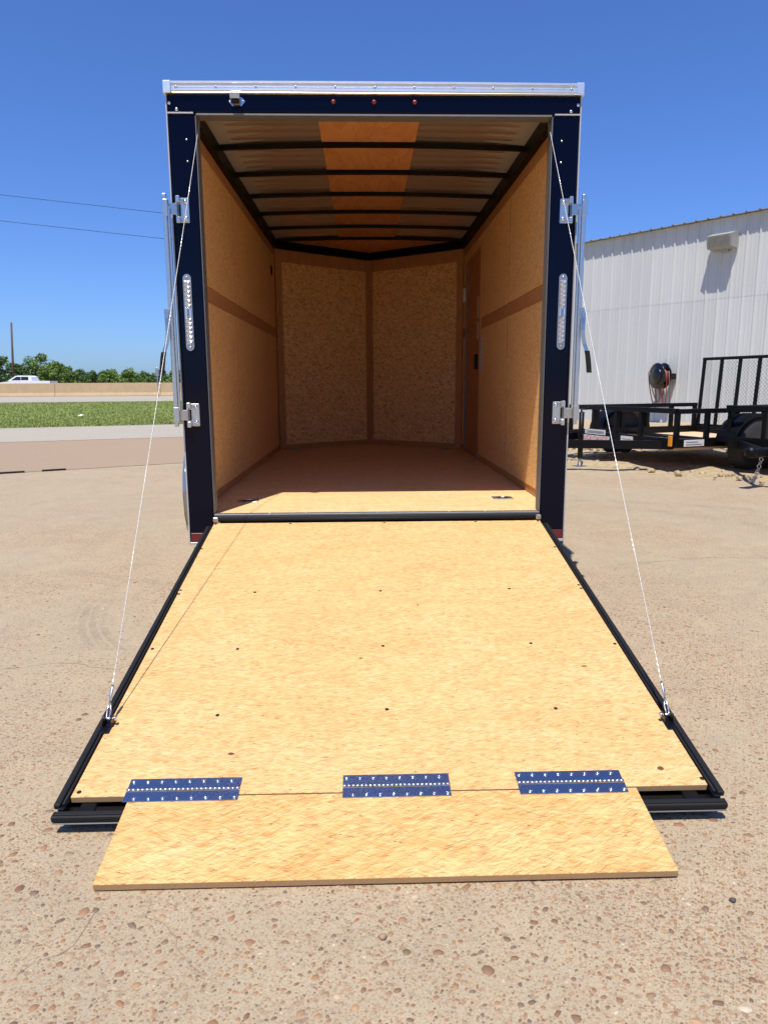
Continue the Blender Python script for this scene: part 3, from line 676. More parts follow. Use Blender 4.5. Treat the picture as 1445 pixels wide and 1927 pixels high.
def utility_trailer(loc, label, Lg, wheels, gate, plates, rail=.71, W2=.9, D=.43, hd_=20, tl=1.25, dk=.0):
    rz = math.radians(hd_)
    root = empty('utility_trailer', (*loc, 0), rz, label=label, category='trailer', group='black utility trailers by the building')
    K = M['blackdull']
    for s0 in (-1, 1):
        mb = MB(); y = s0*W2
        mb.box(0, Lg, y-.03, y+.03, D-.11, D-.005, .006); mb.build('side_beam', K, root, True)
        mb = MB(); mb.box(-.03, Lg, y-.028, y+.028, rail, rail+.055, .005); mb.build('top_rail', K, root, True)
        n = 6
        for k in range(n):
            xx = .03+(Lg-.06)*k/(n-1); mb = MB(); mb.box(xx-.028, xx+.028, y-.024, y+.024, D-.006, rail+.004, .004); mb.build('post', K, root, True)
    mb = MB(); mb.box(-.035, .035, -W2+.03, W2-.03, D-.13, D+.0, .006); mb.build('front_beam', K, root, True)
    mb = MB(); mb.box(Lg-.04, Lg+.02, -W2+.03, W2-.03, D-.13, D-.006, .006); mb.build('rear_beam', K, root, True)
    mb = MB(); mb.box(-.031, .029, -W2-.028, W2+.028, rail+.004, rail+.062, .006); mb.build('front_rail', K, root, True)
    for yy in (-.45, 0, .45):
        mb = MB(); mb.box(-.025, .025, yy-.026, yy+.026, D-.002, rail+.004, .004); mb.build('post', K, root, True)
    n = 9
    for k in range(n):
        y0 = -W2+.034+(2*W2-.068)*k/n; mb = MB(); mb.box(.04, Lg-.045, y0+.004, y0+(2*W2-.068)/n-.004, D-.035-dk, D+.004+.003*(k % 3)-dk, .004); mb.build('deck_plank', WOOD, root, True)
    # A-frame tongue, coupler, jack, chains
    for s0 in (-1, 1):
        mb = MB(); a = Vector((.02, s0*W2*.86, D-.085)); b = Vector((-tl, s0*.05, D-.085))
        dd_ = (b-a).normalized(); nn_ = Vector((-dd_.y, dd_.x, 0))
        V = []
        for p_ in (a, b):
            for oo, z in ((-.025, -.05), (.025, -.05), (.025, .05), (-.025, .05)): V.append(tuple(p_+nn_*oo+Vector((0,0,z))))
        mb.add(V, [(0,1,2,3),(4,5,6,7),(0,1,5,4),(1,2,6,5),(2,3,7,6),(3,0,4,7)]); mb.build('tongue_beam', K, root, True)
    mb = MB(); mb.box(-tl-.25, -tl+.05, -.045, .045, D-.12, D-.03, .02); mb.lathe((-tl-.25, 0, D-.10), (0,0,1), [(.055,0),(.06,.05),(.04,.085),(0,.09)], 14); mb.build('coupler', K, root, True)
    JX = tl*.45
    jk = MB(); jk.tube([(-JX, .0, .12), (-JX, 0, .70)], .032, 12); j = jk.build('jack', K, root, True)
    mb = MB(); mb.tube([(-JX, 0, .03), (-JX, 0, .2)], .024, 10); mb.box(-JX-.08, -JX+.08, -.07, .07, 0.0, .03, .006); mb.build('jack_foot', M['galv'], j, True)
    mb = MB(); mb.tube([(-JX, 0, .70), (-JX, .02, .735), (-JX+.1, .02, .735), (-JX+.1, .02, .76)], .012, 7); mb.build('crank', K, j, True)
    for s0 in (-1, 1):
        mb = MB()
        for k in range(15):
            tt = k/14; c = Vector((-tl+.07-.1*tt, s0*(.07+.05*tt), D-.12-.27*math.sin(tt*math.pi*.62)))
            mb.torus(c, (1, 0, .2) if k % 2 else (0, 1, .2), .019, .005, 8, 5)
        mb.build('safety_chain', M['zinc'], root, True)
    for x in wheels:
        for s0 in (-1, 1): ut_wheel(root, x, s0*(W2+.19), s0)
    # fenders: one arch over each pair of wheels
    for s0 in (-1, 1):
        mb = MB(); V = []; F = []; x0, x1 = min(wheels)-.46, max(wheels)+.46; pts = []
        for k in range(9): a = math.pi-(math.pi/2)*k/8; pts.append((x0+.42+math.cos(a)*.40, .38+math.sin(a)*.315))
        for k in range(9): a = math.pi/2*(1-k/8); pts.append((x1-.42+math.cos(a)*.40, .38+math.sin(a)*.315))
        for (a, z) in pts:
            for dy, dz in ((.035, 0), (.31, 0), (.31, -.035), (.30, -.035), (.30, -.006), (.035, -.006)): V.append((a, s0*(W2+dy), z+dz))
        m_ = 6
        for i in range(len(pts)-1):
            for k in range(m_): F.append((i*m_+k, i*m_+(k+1) % m_, (i+1)*m_+(k+1) % m_, (i+1)*m_+k))
        F += [tuple(range(m_)), tuple((len(pts)-1)*m_+k for k in range(m_))]
        mb.add(V, F); mb.build('fender', K, root, True)
        mb = MB(); mb.tube([(min(wheels), s0*(W2+.1), .335), (min(wheels), -s0*.0, .335)], .03, 8); mb.build('axle', K, root, True)
    for s0 in ((-1, 1) if plates else ()):
        mb = MB(); mb.box(-.052, -.037, s0*(W2-.01)-.03, s0*(W2-.01)+.03, D-.09, D+.03, .006); mb.build('marker_lamp', M['amber'], root, True)
    if plates:
        for (ya, yb, za, zb_, txt) in ((.66, .08, D-.125, D-.05, 'BUCK\u2022DANDY'), (-.14, -.36, D-.125, D-.02, None), (.58, .16, D-.035, D+.03, None)):
            y0, y1 = sorted((ya, yb)); mb = MB(); xf = -.0365
            mb.box(xf-.004, xf, y0, y1, za, zb_, .001); pl = mb.build('sticker', M['label'], root, True)
            if txt:
                Mx = Matrix.Translation((xf-.0045, (y0+y1)/2, (za+zb_)/2)) @ Matrix(((0,0,-1,0),(-1,0,0,0),(0,1,0,0),(0,0,0,1)))
                text_mesh(txt, .082, .0006, M['redink'], 'lettering', pl, Mx)
            else:
                mb = MB()
                for k in range(3): mb.box(xf-.0048, xf-.0042, y0+.03, y1-.03-.04*(k % 2), za+.015+k*(zb_-za-.03)/3, za+.015+k*(zb_-za-.03)/3+.008)
                mb.build('print', M['greyink'], pl, True)
        y0 = -W2-.031; mb = MB(); mb.box(.12, .42, y0-.004, y0, D-.095, D-.02, .001); pl = mb.build('sticker', M['label'], root, True)
        mb = MB()
        for k in range(2): mb.box(.15, .39-.06*k, y0-.0052, y0-.0044, D-.08+k*.028, D-.068+k*.028)
        mb.build('print', M['greyink'], pl, True)
    if gate:
        gx = Lg+.03; gh = .98; mt = Matrix.Rotation(math.radians(-3), 4, 'Y')
        def gp(x, y, z): return (gx+x+(z-D)*.05, y, z)
        gt = MB()
        gt.box(-.022, .022, -W2, W2, D-.022, D+.022, .004, 0, gp); g = gt.build('ramp_gate', K, root, True)
        gt = MB(); gt.box(-.022, .022, -W2, W2, D+gh-.022, D+gh+.022, .004, 0, gp); gt.build('gate_head', K, g, True)
        n = 7
        for k in range(n):
            yy = -W2+.022+(2*W2-.044)*k/(n-1); mb = MB(); mb.box(-.018, .018, yy-.022, yy+.022, D+.02, D+gh-.02, .003, 0, gp); mb.build('gate_bar', K, g, True)
        mb = MB(); pw, ph = .056, .028; wdt = .0022; V = []; F = []
        nx = int(2*W2/pw); nz = int((gh-.04)/ph)
        for j in range(nz):
            for i in range(nx*2):
                ya = -W2+i*pw/2; yb = ya+pw/2; up_ = (i+j) % 2 == 0
                za = D+.02+j*ph+(0 if up_ else ph); zb_ = D+.02+j*ph+(ph if up_ else 0); c0 = len(V)
                V += [gp(.024, ya, za-wdt), gp(.024, yb, zb_-wdt), gp(.024, yb, zb_+wdt), gp(.024, ya, za+wdt)]; F.append((c0, c0+1, c0+2, c0+3))
        mb.add(V, F); mb.build('expanded_mesh', K, g, True, kind='stuff')
    return root
utility_trailer((3.15, 5.61), 'black utility trailer with a tall mesh gate and stickers on its front beam', 2.3, (1.03,), True, True, .70, W2=1.0, D=.42, hd_=19.9, tl=1.2, dk=.11)
utility_trailer((4.57, 3.94), 'black utility trailer cut off at the right picture edge, coupler and chains showing', 3.6, (1.9, 2.72), False, False, .735, W2=.88, D=.44, hd_=30, tl=.72, dk=.08)

# ================================================================== THE ENCLOSED TRAILER
TR_ = empty('enclosed_trailer', (0, 1.7, 0), label='open navy enclosed cargo trailer with its rear ramp door lowered', category='trailer')
class TB(MB):
    """trailer pieces are written with z measured from the cargo floor"""
    def build(s, name, mats, parent=TR_, **kw):
        s.v = [(a, b, c+G) for a, b, c in s.v]; return MB.build(s, name, mats, parent, **kw)
WI, LS, LV = .877, 3.47, 4.13
# --- floor
b = TB(); b.prism([(-WI-.03, .02), (WI+.03, .02), (WI+.03, LS), (0, LV+.03), (-WI-.03, LS)], -.022, 0.0, axis='z'); b.build('floor_board', M['floor'])
for x in (-.75, .75): b = TB(); b.box(x-.03, x+.03, .06, LS+.2, -.16, -.025, .006); b.build('chassis_rail', M['blackdull'])
for k in range(7): b = TB(); b.box(-.715, .715, .3+k*.5, .35+k*.5, -.10, -.026, .004); b.build('cross_member', M['blackdull'])
b = TB(); b.box(-.72, .72, .02, .07, -.15, -.026, .004); b.build('rear_cross_member', M['blackdull'])
# --- side skins, nose skin, roof
for s0 in (-1, 1):
    b = TB(); b.box(s0*.912, s0*.919, .0702, LS, -.13, 1.925, .001); b.build('side_skin', M['navy'])
    b = TB(); V = [(s0*.915, LS, -.13), (0, LV+.05, -.13), (0, LV+.044, -.13), (s0*.909, LS, -.13)]
    b.add(V+[(x, y, 1.935) for x, y, z in V], [(0,1,2,3),(4,5,6,7),(0,1,5,4),(1,2,6,5),(2,3,7,6),(3,0,4,7)]); b.build('nose_skin', M['navy'])
V = []; F = []; NR = 12
rows = [(.05, .0), (.25, .03), (.6, .055), (LS, .06)]
for (y, cr) in rows:
    for k in range(NR+1): x = -.92+1.84*k/NR; V.append((x, y, 1.9262+cr*(1-(x/.92)**2)))
for q in range(len(rows)-1):
    for k in range(NR): F.append((q*(NR+1)+k, q*(NR+1)+k+1, (q+1)*(NR+1)+k+1, (q+1)*(NR+1)+k))
n0 = len(V); q = len(rows)-1
for k in range(NR+1): x = -.92+1.84*k/NR; V.append((x*.02, LV+.06, 1.937))
for k in range(NR): F.append((q*(NR+1)+k, q*(NR+1)+k+1, n0+k+1, n0+k))
b = TB(); b.add(V, F, 0, True); b.build('roof_skin', M['aluw'])
for s0 in (-1, 1):
    b = TB(); b.box(s0*.9195, s0*.925, .051, LS, 1.86, 1.926, .001); b.build('roof_edge', M['alu'])

# --- rear frame
for s0 in (-1, 1):
    b = TB(); b.box(s0*.795, s0*.913, 0, .07, -.135, 1.796, .006); post = b.build('rear_post', M['navy'])
    b = TB(); b.box(s0*.9135, s0*.9195, -.002, .07, -.146, 1.872, .001); b.build('edge_trim', M['aluw'], post)
    b = TB(); b.box(s0*.7905, s0*.7945, .003, .078, .004, 1.79, .001); b.build('jamb_trim', M['alud'], post)
    b = TB(); b.box(s0*.796, s0*.913, -.003, .02, -.148, -.1355, .001); b.build('bottom_cap', M['aluw'], post)
    b = TB(); b.box(s0*.822, s0*.908, -.0035, -.0005, -.133, -.09, .0012); b.build('reflector', M['redrefl'], post)
    b = TB(); b.lathe((s0*.835, -.001, 1.69), (0,-1,0), [(.005,0),(.004,.002),(0,.003)], 8); b.build('rivet', M['zinc'], post)
    b = TB(); b.lathe((s0*.835, -.001, 1.60), (0,-1,0), [(.005,0),(.004,.002),(0,.003)], 8); b.build('rivet', M['zinc'], post)
b = TB(); b.box(-.913, .913, 0, .07, 1.801, 1.874, .005); hd = b.build('header', M['navy'])
b = TB(); b.box(-.79, .79, .003, .075, 1.7915, 1.8005, .001); b.build('drip_trim', M['alud'], hd)
for s0 in (-1, 1):
    b = TB(); b.box(s0*.80, s0*.913, -.004, .01, 1.7955, 1.8015, .001); b.build('corner_strip', M['aluw'], hd)
    for (x, z) in ((.903, 1.838), (.872, 1.812)):
        b = TB(); b.lathe((s0*x, -.001, z), (0,-1,0), [(.0075,0),(.007,.003),(.004,.0045),(0,.005)], 10); b.build('screw', M['chrome'], hd)
# roof trim: extruded rail with a fluted insert
prof = [(.05, 1.9235), (-.012, 1.9235), (-.018, 1.920), (-.018, 1.914), (-.012, 1.911), (-.010, 1.908), (-.014, 1.906), (-.014, 1.8985), (-.0115, 1.8975), (-.0115, 1.8955), (-.014, 1.8945), (-.014, 1.886), (-.010, 1.884), (-.012, 1.879), (-.004, 1.8752), (.05, 1.8752)]
b = TB()
NS = 24; V = []; n = len(prof)
for i in range(NS+1):
    x = -.922+1.844*i/NS; cr = .003*(1-(x/.925)**2)
    for (y, z) in prof: V.append((x, y, z+cr*min(1, max(0, (z-1.876)/.03))))
F = [(i*n+k, i*n+(k+1) % n, (i+1)*n+(k+1) % n, (i+1)*n+k) for i in range(NS) for k in range(n)]+[tuple(range(n)), tuple(NS*n+k for k in range(n))]
b.add(V, F); rt = b.build('roof_trim', M['alu'])
for s0 in (-1, 1):
    b = TB(); b.box(s0*.888, s0*.9245, -.0195, .05, 1.8735, 1.9245, .003); b.build('corner_cap', M['alu'], rt)
for k in range(11):
    x = -.868+.1735*k; b = TB(); b.lathe((x, -.0125, 1.899+.004*(1-(x/.925)**2)), (0,-1,0), [(.0052,0),(.005,.003),(.002,.0045),(0,.0045)], 8); b.build('screw', M['zinc'], rt)
for x in (-.184, -.005, .175):
    b = TB(); b.lathe((x, .0, 1.846), (0,-1,0), [(.0105,0),(.0105,.004),(.008,.009),(.003,.012),(0,.0125)], 14); b.build('marker_light', M['red'], hd)
# licence lamp on the header
x0 = -.607
b = TB(); b.prism([(x0-.037, 1.846), (x0-.02, 1.826), (x0+.02, 1.826), (x0+.037, 1.846), (x0+.02, 1.862), (x0-.02, 1.862)], -.005, -.001); lp = b.build('plate_lamp', M['chrome'], hd)
b = TB(); b.prism([(-.006, 1.832), (-.038, 1.846), (-.042, 1.868), (-.034, 1.874), (-.006, 1.870)], x0-.024, x0+.018, axis='x'); b.build('lamp_hood', M['steel'], lp)
b = TB(); b.box(x0-.019, x0+.013, -.036, -.012, 1.832, 1.841, .002); b.build('lamp_lens', M['blackdull'], lp)
for s0 in (-1, 1): b = TB(); b.lathe((x0+s0*.029, -.005, 1.846), (0,-1,0), [(.004,0),(.003,.003),(0,.0035)], 8); b.build('screw', M['steel'], lp)

# --- tail lights
def tail_light(s0):
    x, z0, z1, hw = s0*.864, .776, 1.119, .0185
    b = TB(); pts = []
    for k in range(9): a = math.pi*k/8; pts.append((x+math.cos(a)*hw, z1-hw*1.1+math.sin(a)*hw*1.1))
    for k in range(9): a = math.pi+math.pi*k/8; pts.append((x+math.cos(a)*hw, z0+hw*1.1+math.sin(a)*hw*1.1))
    b.prism(pts, -.008, -.0005); tl = b.build('tail_light', M['galv'])
    b = TB(); n = 14; za, zb_ = z0+.03, z1-.03; hgt = (zb_-za)/n
    for k in range(n):
        for c in range(2):
            if k in (6, 7): continue
            xa, xb = x-hw*.74+c*hw*.74, x-hw*.74+(c+1)*hw*.74; z_ = za+k*hgt
            b.add([(xa,-.0085,z_), (xb,-.0085,z_), (xb,-.0085,z_+hgt), (xa,-.0085,z_+hgt), ((xa+xb)/2,-.0185,z_+hgt*(.35 if c else .65))], [(0,1,4),(1,2,4),(2,3,4),(3,0,4)])
    b.build('prism_lens', M['lens'], tl, kind='stuff')
    b = TB(); b.box(x-hw*.74, x+hw*.74, -.0135, -.0085, za+6*hgt, za+8*hgt, .002)
    b.build('centre_lens', M['lens'], tl)
    for k in (-1, 0, 1):
        b = TB(); b.torus((x, -.0142, (za+zb_)/2+k*.0125), (0,1,0), .0048, .0013, 14, 5); b.build('diode_ring', M['blackdull'], tl)
    for zz in (z0+.015, z1-.015): b = TB(); b.lathe((x, -.008, zz), (0,-1,0), [(.006,0),(.005,.002),(.002,.0022),(0,.001)], 8); b.build('screw', M['steel'], tl)
for s0 in (-1, 1): tail_light(s0)

# --- locking bars and their keepers
def keeper(s0, zc):
    b = TB(); b.box(s0*.838, s0*.889, -.006, -.0005, zc-.053, zc+.053, .003); kp = b.build('latch_keeper', M['zinc'])
    b = TB(); b.box(s0*.874, s0*.892, -.030, -.0055, zc-.058, zc-.030, .003); b.box(s0*.874, s0*.892, -.030, -.0055, zc+.030, zc+.058, .003); b.box(s0*.885, s0*.892, -.030, -.0055, zc-.0305, zc+.0305, .002)
    b.build('keeper_hook', M['zinc'], kp)
    b = TB(); b.box(s0*.8745, s0*.8835, -.0065, -.0058, zc-.025, zc+.025); b.build('keeper_slot', M['black'], kp)
    for dz in (-.036, .036): b = TB(); b.lathe((s0*.853, -.006, zc+dz), (0,-1,0), [(.011,0),(.010,.004),(.005,.007),(0,.0075)], 14); b.build('screw', M['chrome'], kp)
    b = TB()
    for k in range(6): b.box(s0*.851-.003, s0*.851+.003, -.0068, -.0058, zc-.022+k*.008, zc-.0175+k*.008, .0004)
    b.build('embossing', M['chrome'], kp)
def lock_bar(s0):
    x = s0*.936
    b = TB(); b.box(x-.0095, x+.0095, -.052, -.036, .428, 1.455, .004); b.box(x-s0*.0105, x-s0*.0215, -.048, -.034, .50, 1.40, .003); lb = b.build('lock_bar', M['zinc'])
    for zc in (1.393, .481):
        b = TB(); b.box(s0*.888, s0*.9255, -.034, -.029, zc-.024, zc+.024, .0015); b.build('cam_plate', M['steel'], lb)
        b = TB(); b.box(x-.0105, x+.0145, -.054, -.034, zc-.033, zc+.037, .002); b.build('cam_collar', M['zinc'], lb)
    b = TB(); b.box(x+s0*-.004, x+s0*.026, -.060, -.034, .915, .962, .003); b.build('handle_bracket', M['steel'], lb)
    b = TB(); b.lathe((x+s0*.013, -.060, .943), (0,-1,0), [(.006,0),(.005,.003),(0,.004)], 10); b.build('pivot_bolt', M['chrome'], lb)
    def strap(pts, hw, th):
        V = []; F = []
        for (dx, y, z) in pts:
            for a, c in ((-hw, -th), (hw, -th), (hw, th), (-hw, th)): V.append((x+s0*dx+a, y+c, z))
        for i in range(len(pts)-1):
            for k in range(4): F.append((i*4+k, i*4+(k+1) % 4, (i+1)*4+(k+1) % 4, (i+1)*4+k))
        F += [(0,1,2,3), tuple((len(pts)-1)*4+k for k in range(4))]; q = TB(); q.add(V, F); return q
    strap([(.013, -.063, .948), (.014, -.064, .92), (.0125, -.068, .89), (.012, -.070, .86), (.014, -.070, .83), (.021, -.070, .80), (.030, -.072, .775), (.034, -.073, .76)], .0085, .003).build('handle', M['steel'], lb)
    strap([(.0335, -.0735, .768), (.039, -.074, .74), (.044, -.075, .70), (.047, -.076, .668)], .0105, .0055).build('grip', M['rubber'], lb)
for s0 in (-1, 1):
    keeper(s0, 1.393); keeper(s0, .481); lock_bar(s0)

# --- interior side walls
def wall_piece(name, s0, y0, y1, z0, z1, mat, pr=0.0, th=.006):
    b = TB(); b.box(s0*(WI-pr), s0*(WI-pr+th), y0, y1, z0, z1, .0012); return b.build(name, mat)
for s0 in (-1, 1):
    b = TB(); b.box(s0*(WI+.018), s0*(WI+.022), .071, LS, .001, 1.92); b.build('wall_backing', M['strip'])
    ys = [.075, 1.35, 2.57, 3.42] if s0 < 0 else [.075, 1.35, 2.43]
    for a, c in zip(ys[:-1], ys[1:]):
        for (z0, z1) in ((.046, 1.05), (1.135, 1.78)):
            wall_piece('wall_panel', s0, a+(.012 if a > .1 else 0), c-(.012 if c < 2.6 and not (s0 > 0 and c > 2) else 0), z0, z1, M['wall'], .0, .008)
    for yy in ((1.35, 2.57) if s0 < 0 else (1.35,)):
        for (z0, z1) in ((.046, 1.05), (1.135, 1.78)): wall_piece('seam_strip', s0, yy-.011, yy+.011, z0, z1, M['seam'], -.0015, .006)
    for (z0, z1, nm) in ((.002, .0445, 'base_strip'), (1.0515, 1.1335, 'middle_strip'), (1.7815, 1.852, 'top_strip')):
        if s0 > 0 and nm != 'top_strip': wall_piece(nm, s0, .075, 2.43, z0, z1, M['strip'], -.004, .012); wall_piece(nm, s0, 3.24, 3.468, z0, z1, M['strip'], -.004, .012)
        else: wall_piece(nm, s0, .075, 3.468, z0, z1, M['strip'], -.004, .012)
    wall_piece('corner_strip', s0, 3.425 if s0 < 0 else 3.43, 3.468, .05, 1.78, M['strip'], -.002, .006) if s0 < 0 else None
    if s0 > 0: wall_piece('wall_panel', s0, 3.252, 3.465, .05, 1.05, M['wall'], 0, .008); wall_piece('wall_panel', s0, 3.252, 3.465, 1.135, 1.78, M['wall'], 0, .008); wall_piece('wall_panel', s0, 2.4315, 3.2485, 1.70, 1.78, M['wall'], 0, .008)
    b = TB(); b.box(s0*(WI-.028), s0*(WI+.008), .072, LS, 1.854, 1.935, .003); b.build('top_rail', M['blackdull'])
# side door in the right wall
b = TB(); b.box(WI+.001, WI+.008, 2.50, 3.205, .02, 1.66, .002); sd = b.build('side_door', M['doorply'])
b = TB(); b.box(WI-.012, WI+.006, 3.208, 3.226, .01, 1.675, .002); b.build('door_jamb', M['alud'], sd)
b = TB(); b.box(WI-.006, WI+.008, 2.44, 2.497, .01, 1.69, .002); b.build('door_post', M['strip'], sd)
b = TB(); b.box(WI-.006, WI+.008, 2.499, 3.206, 1.662, 1.695, .002); b.build('door_head', M['strip'], sd)
b = TB(); b.box(WI-.022, WI+.0005, 2.55, 2.63, .74, .86, .004); b.build('door_latch', M['blackdull'], sd)
for (y0, y1, z0, z1) in ((2.51, 2.62, 1.15, 1.32), (2.52, 2.61, .98, 1.12)):
    b = TB(); b.box(WI-.001, WI+.0008, y0, y1, z0, z1); b.build('warning_label', M['label'], sd)
b = TB(); b.box(WI-.002, WI-.0004, 2.30, 2.42, .72, .98); b.build('paper_label', M['label'])
b = TB(); b.lathe((-WI+.001, 3.2, 1.62), (1,0,0), [(.045,0),(.045,.006),(.03,.008),(0,.008)], 16); b.build('wall_vent', M['blackdull'])
b = TB(); b.prism([(3.32, 1.36), (3.40, 1.36), (3.40, 1.48), (3.32, 1.48)], WI-.02, WI-.0005, axis='x'); b.build('light_switch', M['label'])

# --- nose walls
nd = Vector((WI, LV-LS)).normalized()
for s0 in (-1, 1):
    L_ = math.hypot(WI, LV-LS)
    def np_(a, o_, z): 
        x = s0*(WI-nd.x*a); y = LS+nd.y*a; return (x+s0*nd.y*o_*1.0, y+nd.x*o_, z)
    def nbox(name, a0, a1, z0, z1, o0, o1, mat):
        b = TB(); V = [np_(a0,o0,z0), np_(a1,o0,z0), np_(a1,o1,z0), np_(a0,o1,z0)]; V += [(x,y,z1) for x,y,z in V]
        b.add(V, [(0,1,2,3),(4,5,6,7),(0,1,5,4),(1,2,6,5),(2,3,7,6),(3,0,4,7)]); return b.build(name, mat)
    nbox('nose_backing', 0, L_, .001, 1.9245, .009, .013, M['nosestrip'])
    nbox('nose_panel', .075, L_-.045, .048, 1.74, 0, .0085, M['nose'])
    for (a0, a1, nm) in ((.004, .072, 'nose_post'), (L_-.043, L_-.002, 'nose_post')): nbox(nm, a0, a1, .002, 1.852, -.006, .0085, M['nosestrip'])
    nbox('base_strip', .0725, L_-.0435, .002, .0465, .002, .0085, M['nosestrip'])
    nbox('top_strip', .0725, L_-.0435, 1.742, 1.852, .003, .0085, M['nosestrip'])
    nbox('nose_top_rail', 0, L_, 1.854, 1.924, -.025, .008, M['blackdull'])

# --- ceiling: ribbed sheet, plywood down the middle, roof bows
def arch(x): return 1.947+.02*(1-(x/.9)**2)
for (xa, xb) in ((-.875, -.285), (.240, .875)):
    b = TB(); V = []; F = []; NY = 232; NX = 6
    for j in range(NY+1):
        y = .075+(LS-.075)*j/NY; ph = (y % .105)/.105
        rib = .010*max(0, min(1, (1-abs(ph-.5)*2)*2.2-.35))
        for i in range(NX+1): x = xa+(xb-xa)*i/NX; V.append((x, y, arch(x)-rib))
    for j in range(NY):
        for i in range(NX): F.append((j*(NX+1)+i, j*(NX+1)+i+1, (j+1)*(NX+1)+i+1, (j+1)*(NX+1)+i))
    b.add(V, F, 0, True); b.build('ceiling_sheet', M['roofsheet'])
YB = [.072, .87, 1.39, 1.91, 2.43, 2.95, 3.468]
for a, c in zip(YB[:-1], YB[1:]):
    b = TB(); b.box(-.283, .238, a+.001, c-.001, 1.9515, 1.9535, .0004); b.build('ceiling_plywood', M['luan'])
for y in (.87, 1.39, 1.91, 2.43, 2.95, 3.455):
    b = TB(); V = []; F = []; n = 16
    for k in range(n+1):
        x = -.85+1.70*k/n; z = 1.924+.018*(1-(x/.85)**2)
        for (dy, dz) in ((-.0145, -.0145), (.0145, -.0145), (.0145, .0085), (-.0145, .0085)): V.append((x, y+dy, z+dz))
    for k in range(n):
        for q in range(4): F.append((k*4+q, k*4+(q+1) % 4, (k+1)*4+(q+1) % 4, (k+1)*4+q))
    F += [(0,1,2,3), tuple(n*4+q for q in range(4))]; b.add(V, F); b.build('roof_bow', M['blackdull'])
b = TB(); b.prism([(-WI, LS), (WI, LS), (0, LV)], 1.925, 1.935, axis='z'); b.build('nose_ceiling', M['luan'])
b = TB(); b.lathe((-.02, 1.55, 1.953), (0,0,-1), [(.007,0),(.006,.003),(0,.004)], 10); b.build('screw', M['zinc'])

# --- threshold and floor rings
b = TB(); b.box(-.79, .79, -.016, .026, -.006, .004, .0015); th = b.build('threshold', M['alud'])
b = TB(); b.box(-.79, .79, -.036, -.0165, -.03, -.005, .003); b.build('hinge_cover', M['rubber'], th)
b = TB(); b.tube([(-.79, -.044, -.016), (.79, -.044, -.016)], .0075, 10); b.build('hinge_rod', M['rubber'], th)
for k in range(9): b = TB(); b.lathe((-.70+k*.175, .005, .005), (0,0,1), [(.005,0),(.004,.002),(0,.0025)], 8); b.build('screw', M['zinc'], th)
for s0 in (-1, 1):
    b = TB(); b.box(s0*.765, s0*.788, -.055, -.037, -.028, -.004, .003); b.build('hinge_end', M['steel'], th)
for (x, y) in ((-.695, .41), (.695, .43), (-.72, 3.50), (.72, 3.42)):
    b = TB(); b.lathe((x, y, .0), (0,0,1), [(.030,.0005),(.034,.0035),(.046,.0035),(.05,.0005)], 22)
    pl = b.build('tie_down_pan', M['galv'])
    b = TB(); b.box(x-.055, x+.055, y-.048, y-.028, .0006, .003, .001); b.box(x-.055, x+.055, y+.028, y+.048, .0006, .003, .001); b.box(x-.055, x-.034, y-.027, y+.027, .0006, .003, .001); b.box(x+.034, x+.055, y-.027, y+.027, .0006, .003, .001); b.build('pan_plate', M['galv'], pl)
    b = TB(); b.torus((x, y, .0075), (0,.15,1), .026, .004, 20, 7); b.build('ring', M['zinc'], pl)
    b = TB(); b.lathe((x, y, .0006), (0,0,1), [(0,.0006),(.031,.0006)], 16); b.build('pan_bowl', M['blackdull'], pl)

# --- wheels and diamond plate fenders
for s0 in (-1, 1):
    yc, R_ = 1.55, .335; zc = -G+R_
    b = TB(); b.lathe((s0*.95, yc, zc), (s0,0,0), [(.19,.0),(.30,-.005),(.325,.02),(R_,.04),(R_,.165),(.325,.185),(.30,.21),(.19,.205)], 36); wh = b.build('wheel', M['tyre'])
    b = TB(); b.lathe((s0*1.10, yc, zc), (s0,0,0), [(.195,-.12),(.19,.05),(.16,.04),(.14,.0),(.06,.02),(0,.03)], 24); b.build('rim', M['galv'], wh)
    V = []; F = []; pts = []
    for k in range(15):
        a = math.radians(-30+225*k/14); pts.append((yc-math.cos(a)*.50, zc+.05+math.sin(a)*.42))
    for (y, z) in pts:
        for (x, dz) in ((.921, 0), (1.195, 0), (1.21, -.012), (1.21, -.05), (1.206, -.05), (1.206, -.014), (1.193, -.004), (.921, -.004)): V.append((s0*x, y, z+dz))
    m_ = 8
    for i in range(len(pts)-1):
        for k in range(m_): F.append((i*m_+k, i*m_+(k+1) % m_, (i+1)*m_+(k+1) % m_, (i+1)*m_+k))
    F += [tuple(range(m_)), tuple((len(pts)-1)*m_+k for k in range(m_))]
    b = TB(); b.add(V, F); b.build('fender', M['diamond'])

# --- ramp door
RD = Vector((0, -.98287, -.18479)); RN = Vector((0, -.18479, .98287)); RH = Vector((0, -.03, -.03))
def rp(x, s_, h): return tuple(RH + RD*s_ + RN*h + Vector((x, 0, 0)))
b = TB(); b.box(-.80, .80, .03, 1.845, -.047, -.043, .001, 0, rp); ramp = b.build('ramp_door', M['navy'])
b = TB(); b.box(-.785, .784, .017, .7338, -.018, 0, .0014, 0, rp); b.build('deck_board', M['ramp'], ramp)
b = TB(); b.box(-.783, .784, .7360, 1.811, -.018, 0, .0014, 0, rp); b.build('deck_board', M['ramp'], ramp)
for x in (-.74, -.26, .26, .74): b = TB(); b.box(x-.02, x+.02, .03, 1.84, -.0425, -.0185, .003, 0, rp); b.build('frame_tube', M['black'], ramp)
b = TB(); b.box(-.797, .797, 1.815, 1.842, -.042, -.024, .004, 0, rp); b.build('end_channel', M['black'], ramp)
